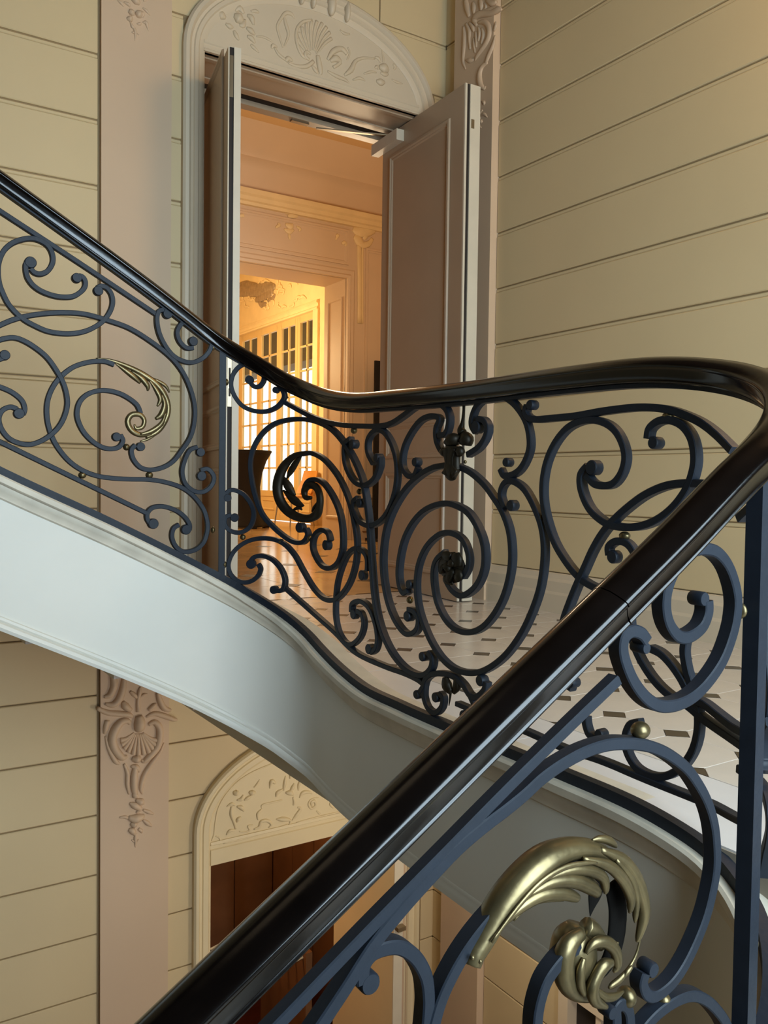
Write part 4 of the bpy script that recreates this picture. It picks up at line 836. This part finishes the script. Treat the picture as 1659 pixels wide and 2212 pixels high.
# far salon with french windows
XW = 6.40
boxobj('wall_far', (0.4, 7.2, 17.0, 17.2, ZL, 4.6), IVORY2, kind='structure')
boxobj('ceiling.002', (0.4, XW + .4, Y3, 17.2, 3.85, 4.0), IVORY2, kind='structure')
WBND = [12.02, 12.66, 13.36, 14.18, 15.02, 15.86]; WY0, WY1, WTOP = WBND[0], WBND[-1], 2.70
ww = MB(); ww.box(XW, XW + .25, Y3, WY0, ZL, 4.0); ww.box(XW, XW + .25, WY1, 17.0, ZL, 4.0); ww.box(XW, XW + .25, WY0, WY1, WTOP, 4.0)
wall_w = ww.build('wall_window', IVORY2, kind='structure', label='gold lit salon wall with tall french windows')
wcas = MB(); wcas.rings([[(XW - a, yy, WTOP + b) for a, b in ((0, 0), (.05, 0), (.05, .03), (.03, .05), (.03, .09), (.06, .11), (.05, .14), (0, .14))] for yy in (WY0 - .15, WY1)])
wcas.box(XW - .04, XW, WY0 - .16, WY0, ZL, WTOP)
wcas.build('trim_6', IVORY2, kind='structure')
nl = 5
for i in range(nl):
    a, b = WBND[i], WBND[i + 1]
    win = empty('window_%d' % (i + 3), (XW, a, ZL), kind='structure', label='cream french window leaf with small panes, %s from the doorway' % ('first', 'second', 'third', 'fourth', 'fifth')[i])
    z0, z1 = -0.18, WTOP; xw0, xw1 = XW + .02, XW + .07
    fr = MB(); fr.box(xw0, xw1, a + .003, a + .085, ZL + .01, z1); fr.box(xw0, xw1, b - .085, b - .003, ZL + .01, z1); fr.box(xw0, xw1, a + .08, b - .08, z1 - .11, z1); fr.box(xw0, xw1, a + .08, b - .08, z0 - .10, z0)
    fr.box(xw0 + .015, xw1 - .015, a + .08, b - .08, ZL + .01, z0); fr.box(xw0, xw1, a + .08, b - .08, ZL + .01, ZL + .12)
    fr.build('sash_frame', SASH, win)
    mm = (a + b) / 2; fm = MB(); fm.box(xw0 + .008, xw1 - .008, mm - .016, mm + .016, z0, z1 - .1)
    rows = 7
    for r in range(1, rows):
        zz = z0 + (z1 - .11 - z0) * r / rows; fm.box(xw0 + .008, xw1 - .008, a + .08, b - .08, zz - .014, zz + .014)
    fm.build('glazing_bar', SASH, win)
    for r in range(rows):
        for h0, h1 in ((a + .085, mm - .016), (mm + .016, b - .085)):
            za = z0 + (z1 - .11 - z0) * r / rows; zb2 = z0 + (z1 - .11 - z0) * (r + 1) / rows
            boxobj('pane', (xw0 + .022, xw0 + .026, h0, h1, za + .012, zb2 - .012), GLASS, win)
    mb = MB(); frame_loop(mb, [Vector((xw0 + .015, b - .16, ZL + .18)), Vector((xw0 + .015, a + .16, ZL + .18)), Vector((xw0 + .015, a + .16, z0 - .16)), Vector((xw0 + .015, b - .16, z0 - .16))], Vector((-1, 0, 0)), [(0, 0), (0, .012), (-.02, .012), (-.03, 0)]); mb.build('panel_moulding', SASH, win)
# balcony added above the terrace to darken the upper panes
bal = empty('blocker', (XW + 1.0, 15, ZL - .1), label='grey balcony added to darken the upper panes of the far windows', category='blocker')
boxobj('slab', (XW + .9, XW + 1.4, 9.5, 22.0, 2.22, 4.2), GREYW, bal)
for yy in (9.5, 21.8): boxobj('post', (XW + 1.0, XW + 1.2, yy, yy + .2, ZL - .1, 2.22), GREYW, bal)
boxobj('floor.003', (XW + .25, XW + 12, 5.0, 26.0, ZL - .3, ZL - .1), BORD, kind='structure')
# plaster frieze with silver relief in the far salon
SFW = plane_hit(0, XW - 0.01, (-1, 0, 0))
fz = []
for i in range(46):
    yy = 350 + random.random() * 560; xx = yy; t = random.random(); a = random.random() * 6.28; l = 30 + random.random() * 34
    cxp, cyp = xx, 1560 + t * 260 - (xx - 350) * 0.16
    fz.append(('leaf', [(cxp, cyp, 5), (cxp + l * math.cos(a) * .6, cyp + l * math.sin(a) * .6, 12), (cxp + l * math.cos(a + .7), cyp + l * math.sin(a + .7), 4)]))
ornament('stucco_frieze', 'I', SFW, fz, IVORY2, 'gilded plaster rocaille frieze above the french windows', (XW - .02, 13.5, 3.2), depth=0.5)
ornament('silver_relief', 'I', SFW, [
    ('wing', [(340,1640,40),(420,1600,60),(520,1610,56),(600,1590,50),(655,1580,20)]), ('wing', [(500,1690,20),(560,1660,40),(640,1620,40)]), ('feather', [(520,1700,14),(550,1730,24),(600,1700,14)]), ('feather', [(600,1690,12),(640,1670,20),(655,1640,8)]), ('wing', [(340,1580,20),(420,1560,30),(480,1570,14)]),
    ], SILVER, 'tarnished silver winged relief over the far windows', (XW - .05, 14.2, 3.3), cat='relief', depth=0.3)

# ------------------------------------------------------------------ things in the salons
def lathe(prof, c, n=28, rmod=None):
    rg = []
    for r, z in prof:
        rg.append([(c[0] + r * (rmod(a, z) if rmod else 1) * math.cos(a), c[1] + r * (rmod(a, z) if rmod else 1) * math.sin(a), c[2] + z) for a in [2 * math.pi * i / n for i in range(n)]])
    return MB().rings(rg)
tc = (5.0, 11.55, ZL)
tb = empty('cocktail_table', tc, label='tall cocktail table in a tight black stretch cover', category='table')
cov = [(0.36, 0.02), (0.35, 0.06), (0.29, 0.20), (0.25, 0.40), (0.24, 0.60), (0.27, 0.80), (0.33, 0.98), (0.39, 1.08), (0.40, 1.10)]
lathe(cov, tc, 32, lambda a, z: 1 + (0.10 * max(0, 0.5 - z) / 0.5) * math.cos(4 * a)).build('stretch_cover', BLACK, tb, smooth=2)
lathe([(0.40, 1.10), (0.405, 1.105), (0.405, 1.125), (0.395, 1.13)], tc, 32).build('table_top', BLACK, tb, smooth=True)
for i in range(4):
    a = math.pi / 2 * i; boxobj('foot', (tc[0] + .36 * math.cos(a) - .04, tc[0] + .36 * math.cos(a) + .04, tc[1] + .36 * math.sin(a) - .04, tc[1] + .36 * math.sin(a) + .04, ZL, ZL + .05), BLACK, tb)
# moulded chair by the window, its back to the windows' right side
cc = Vector((6.02, 11.90, ZL))
chair = empty('side_chair', cc, label='tan bent plywood side chair with thin metal legs by the windows', category='chair')
fx = Vector((-0.991, -0.135, 0)); fy = Vector((0.135, -0.991, 0))    # fx: to the left in view, fy: towards the door
def CP(a, b, z): return cc + fx * a + fy * b + Vector((0, 0, z))
seat = []
for i in range(9):
    u = -0.22 + 0.44 * i / 8; sag = 0.02 * (1 - (u / .22) ** 2); seat.append([CP(u2, u, 0.455 - sag + z) for u2, z in ((-.21, 0), (.24, -.012), (.24, -.002), (-.21, .012))])
MB().rings(seat).build('seat', TAN, chair, smooth=True)
bk = []
for i in range(9):
    u = -0.20 + 0.40 * i / 8; cv = 0.05 * (u / .2) ** 2
    bk.append([CP(-.20 + cv, u, 0.50), CP(-.30 + cv, u * .96, 0.70), CP(-.34 + cv, u * .9, 0.86), CP(-.352 + cv, u * .9, 0.86), CP(-.312 + cv, u * .96, 0.70), CP(-.212 + cv, u, 0.50)])
MB().rings(bk).build('backrest', TAN, chair, smooth=True)
MB().rings([[CP(a, u, z) for a, z in ((-.15, .44), (-.22, .47), (-.23, .52), (-.215, .52), (-.20, .48), (-.14, .452))] for u in (-.17, .17)]).build('back_support', TAN, chair, smooth=True)
for sx, sy in ((.19, .18), (.19, -.18), (-.17, .18), (-.17, -.18)):
    a = CP(sx, sy, .45); b = CP(sx * 1.25, sy * 1.2, 0.0); rg = []
    for p in (a, b): rg.append([p + Vector((.011 * math.cos(t), .011 * math.sin(t), 0)) for t in [2 * math.pi * i / 8 for i in range(8)]])
    MB().rings(rg).build('leg', STEEL, chair, smooth=True)
# dark freestanding panel edge behind the right leaf
bd = empty('display_panel', (5.42, 8.5, ZL), label='narrow dark panel standing behind the open right door leaf', category='panel')
boxobj('board', (5.285, 6.0, 8.42, 8.45, ZL + .03, 1.41), BLACK, bd); boxobj('base', (5.27, 6.0, 8.30, 8.58, ZL, ZL + .03), BLACK, bd)

# ------------------------------------------------------------------ ground-floor vestibule and lower right
vs = MB(); vs.box(1.35, 1.45, YAB, 7.0, ZG, -1.9); vs.box(3.35, 3.45, YAB, 7.0, ZG, -1.9); vs.box(1.35, 3.45, 7.0, 7.1, ZG, -1.9); vs.box(1.35, 3.45, YAB, 7.1, -1.9, -1.8)
wv = vs.build('wall_vestibule', WOOD, kind='structure', label='dark wood lined vestibule behind the lower doorway')
for i in range(5):
    xa = 1.46 + .375 * i; boxobj('panel', (xa + .006, xa + .369, 6.975, 7.0, ZG, -1.92), WOOD, wv)
for i in range(5):
    ya = 5.0 + .39 * i; boxobj('panel', (3.325, 3.35, ya + .006, ya + .384, ZG, -1.92), WOOD, wv)
boxobj('lining', (GX0 - .02, GX0, YA, YAB, ZG, GZ), TRIML, trim_4); boxobj('lining', (GX1, GX1 + .02, YA, YAB, ZG, GZ), TRIML, trim_4)
boxobj('floor.004', (1.45, 3.35, YAB, 7.0, ZG, ZG + .02), REDF, kind='structure')
point('hall_lamp_light', (2.65, 2.9, -1.75), 28, (1.0, .92, .80), 0.12)
point('vestibule_fill_light', (2.0, 5.6, -2.1), 36, (1.0, .62, .30), 0.1)  # fill light added to brighten the vestibule wood
# open leaf and mouldings at the right of the lower doorway
dl = empty('door_3', (2.86, 4.7, ZG), kind='structure', label='cream ground floor door leaf folded open at the right')
boxobj('door_panel', (2.80, 2.865, 4.18, 4.90, ZG, GZ - .02), TRIML, dl); boxobj('edge_strip', (2.80, 2.865, 4.17, 4.18, ZG, GZ - .02), EDGE, dl)
boxobj('lever_handle', (2.805, 2.86, 4.13, 4.17, -2.70, -2.675), STEEL, dl)
sp = MB()
for xx, w, t in ((2.90, .03, .03), (2.95, .045, .02), (3.02, .03, .035), (3.075, .05, .02)): sp.box(xx, xx + w, YA - t, YA, ZG, -1.2)
sp.build('side_moulding', PINK, trim_4)
rk = empty('luggage_rack', (2.3, 5.6, ZG), label='wooden rack with slanting metal rods in the dark vestibule', category='rack')
for i in range(6):
    y_ = 5.25 + .12 * i
    a, b = Vector((1.95, y_, -3.55)), Vector((2.75, y_, -3.38)); dd = Vector((0, 0, .012))
    MB().rings([[p + Vector((0, .008, 0)), p + dd, p + Vector((0, -.008, 0)), p - dd] for p in (a, b)]).build('rod', STEEL, rk)
boxobj('frame', (1.9, 1.95, 5.2, 5.95, ZG, -3.5), WOOD, rk); boxobj('frame', (2.75, 2.8, 5.2, 5.95, ZG, -3.33), WOOD, rk)
hp = MB(); rg = []
for i in range(25):
    a = math.pi * i / 24; c = Vector((2.72, 5.5 + .16 * math.cos(a), -3.33 + .30 * math.sin(a))); rg.append([c + Vector((.012 * math.cos(t), 0, .012 * math.sin(t))) for t in [2 * math.pi * j / 8 for j in range(8)]])
hp.rings(rg).build('hoop_handle', WOOD, rk, smooth=True)
# lower right window in the right wall
w8 = empty('window_8', (XB, 2.9, ZG), kind='structure', label='dark paned glazed door in the lower right wall')
fr = MB(); fr.box(XB - .02, XB + .06, 3.20, 3.27, ZG, -2.69); fr.box(XB - .02, XB + .06, 2.2, 3.27, -2.75, -2.69)
for yy in (3.0, 2.78, 2.5): fr.box(XB + .0, XB + .04, yy - .018, yy + .018, ZG, -2.70)
for zz in (-2.98, -3.3, -3.6, -3.9): fr.box(XB + .0, XB + .04, 2.2, 3.2, zz - .015, zz + .015)
fr.build('sash_frame', TRIM, w8)
boxobj('pane', (XB + .05, XB + .06, 2.2, 3.2, ZG, -2.7), DARK, w8)
# ------------------------------------------------------------------ wall lamp of the landing (outside the frame, on the right wall)
sc_ = empty('wall_sconce', (XB, 1.0, 2.0), label='brass wall sconce with a warm shade high on the right wall', category='lamp')
boxobj('backplate', (XB - .02, XB, .95, 1.05, 1.9, 2.2), BRASS, sc_)
MB().rings([[(XB - .02, 1.0 + .01 * math.cos(t), 2.0 + .01 * math.sin(t)) for t in [2*math.pi*i/8 for i in range(8)]], [(XB - .20, 1.0 + .01 * math.cos(t), 2.0 + .01 * math.sin(t)) for t in [2*math.pi*i/8 for i in range(8)]]]).build('arm', BRASS, sc_)
MB().rings([[(XB - .20 + r * math.cos(t), 1.0 + r * math.sin(t), z) for t in [2*math.pi*i/20 for i in range(20)]] for r, z in ((.09, 2.0), (.06, 2.2))], caps=False).build('lamp_shade', emitmat('warm_lamp_shade', (1.0, .62, .28, 1), 6.0), sc_, smooth=True)
point('sconce_light', (XB - .30, 1.0, 2.35), 80, (1.0, .62, .26), 0.4)
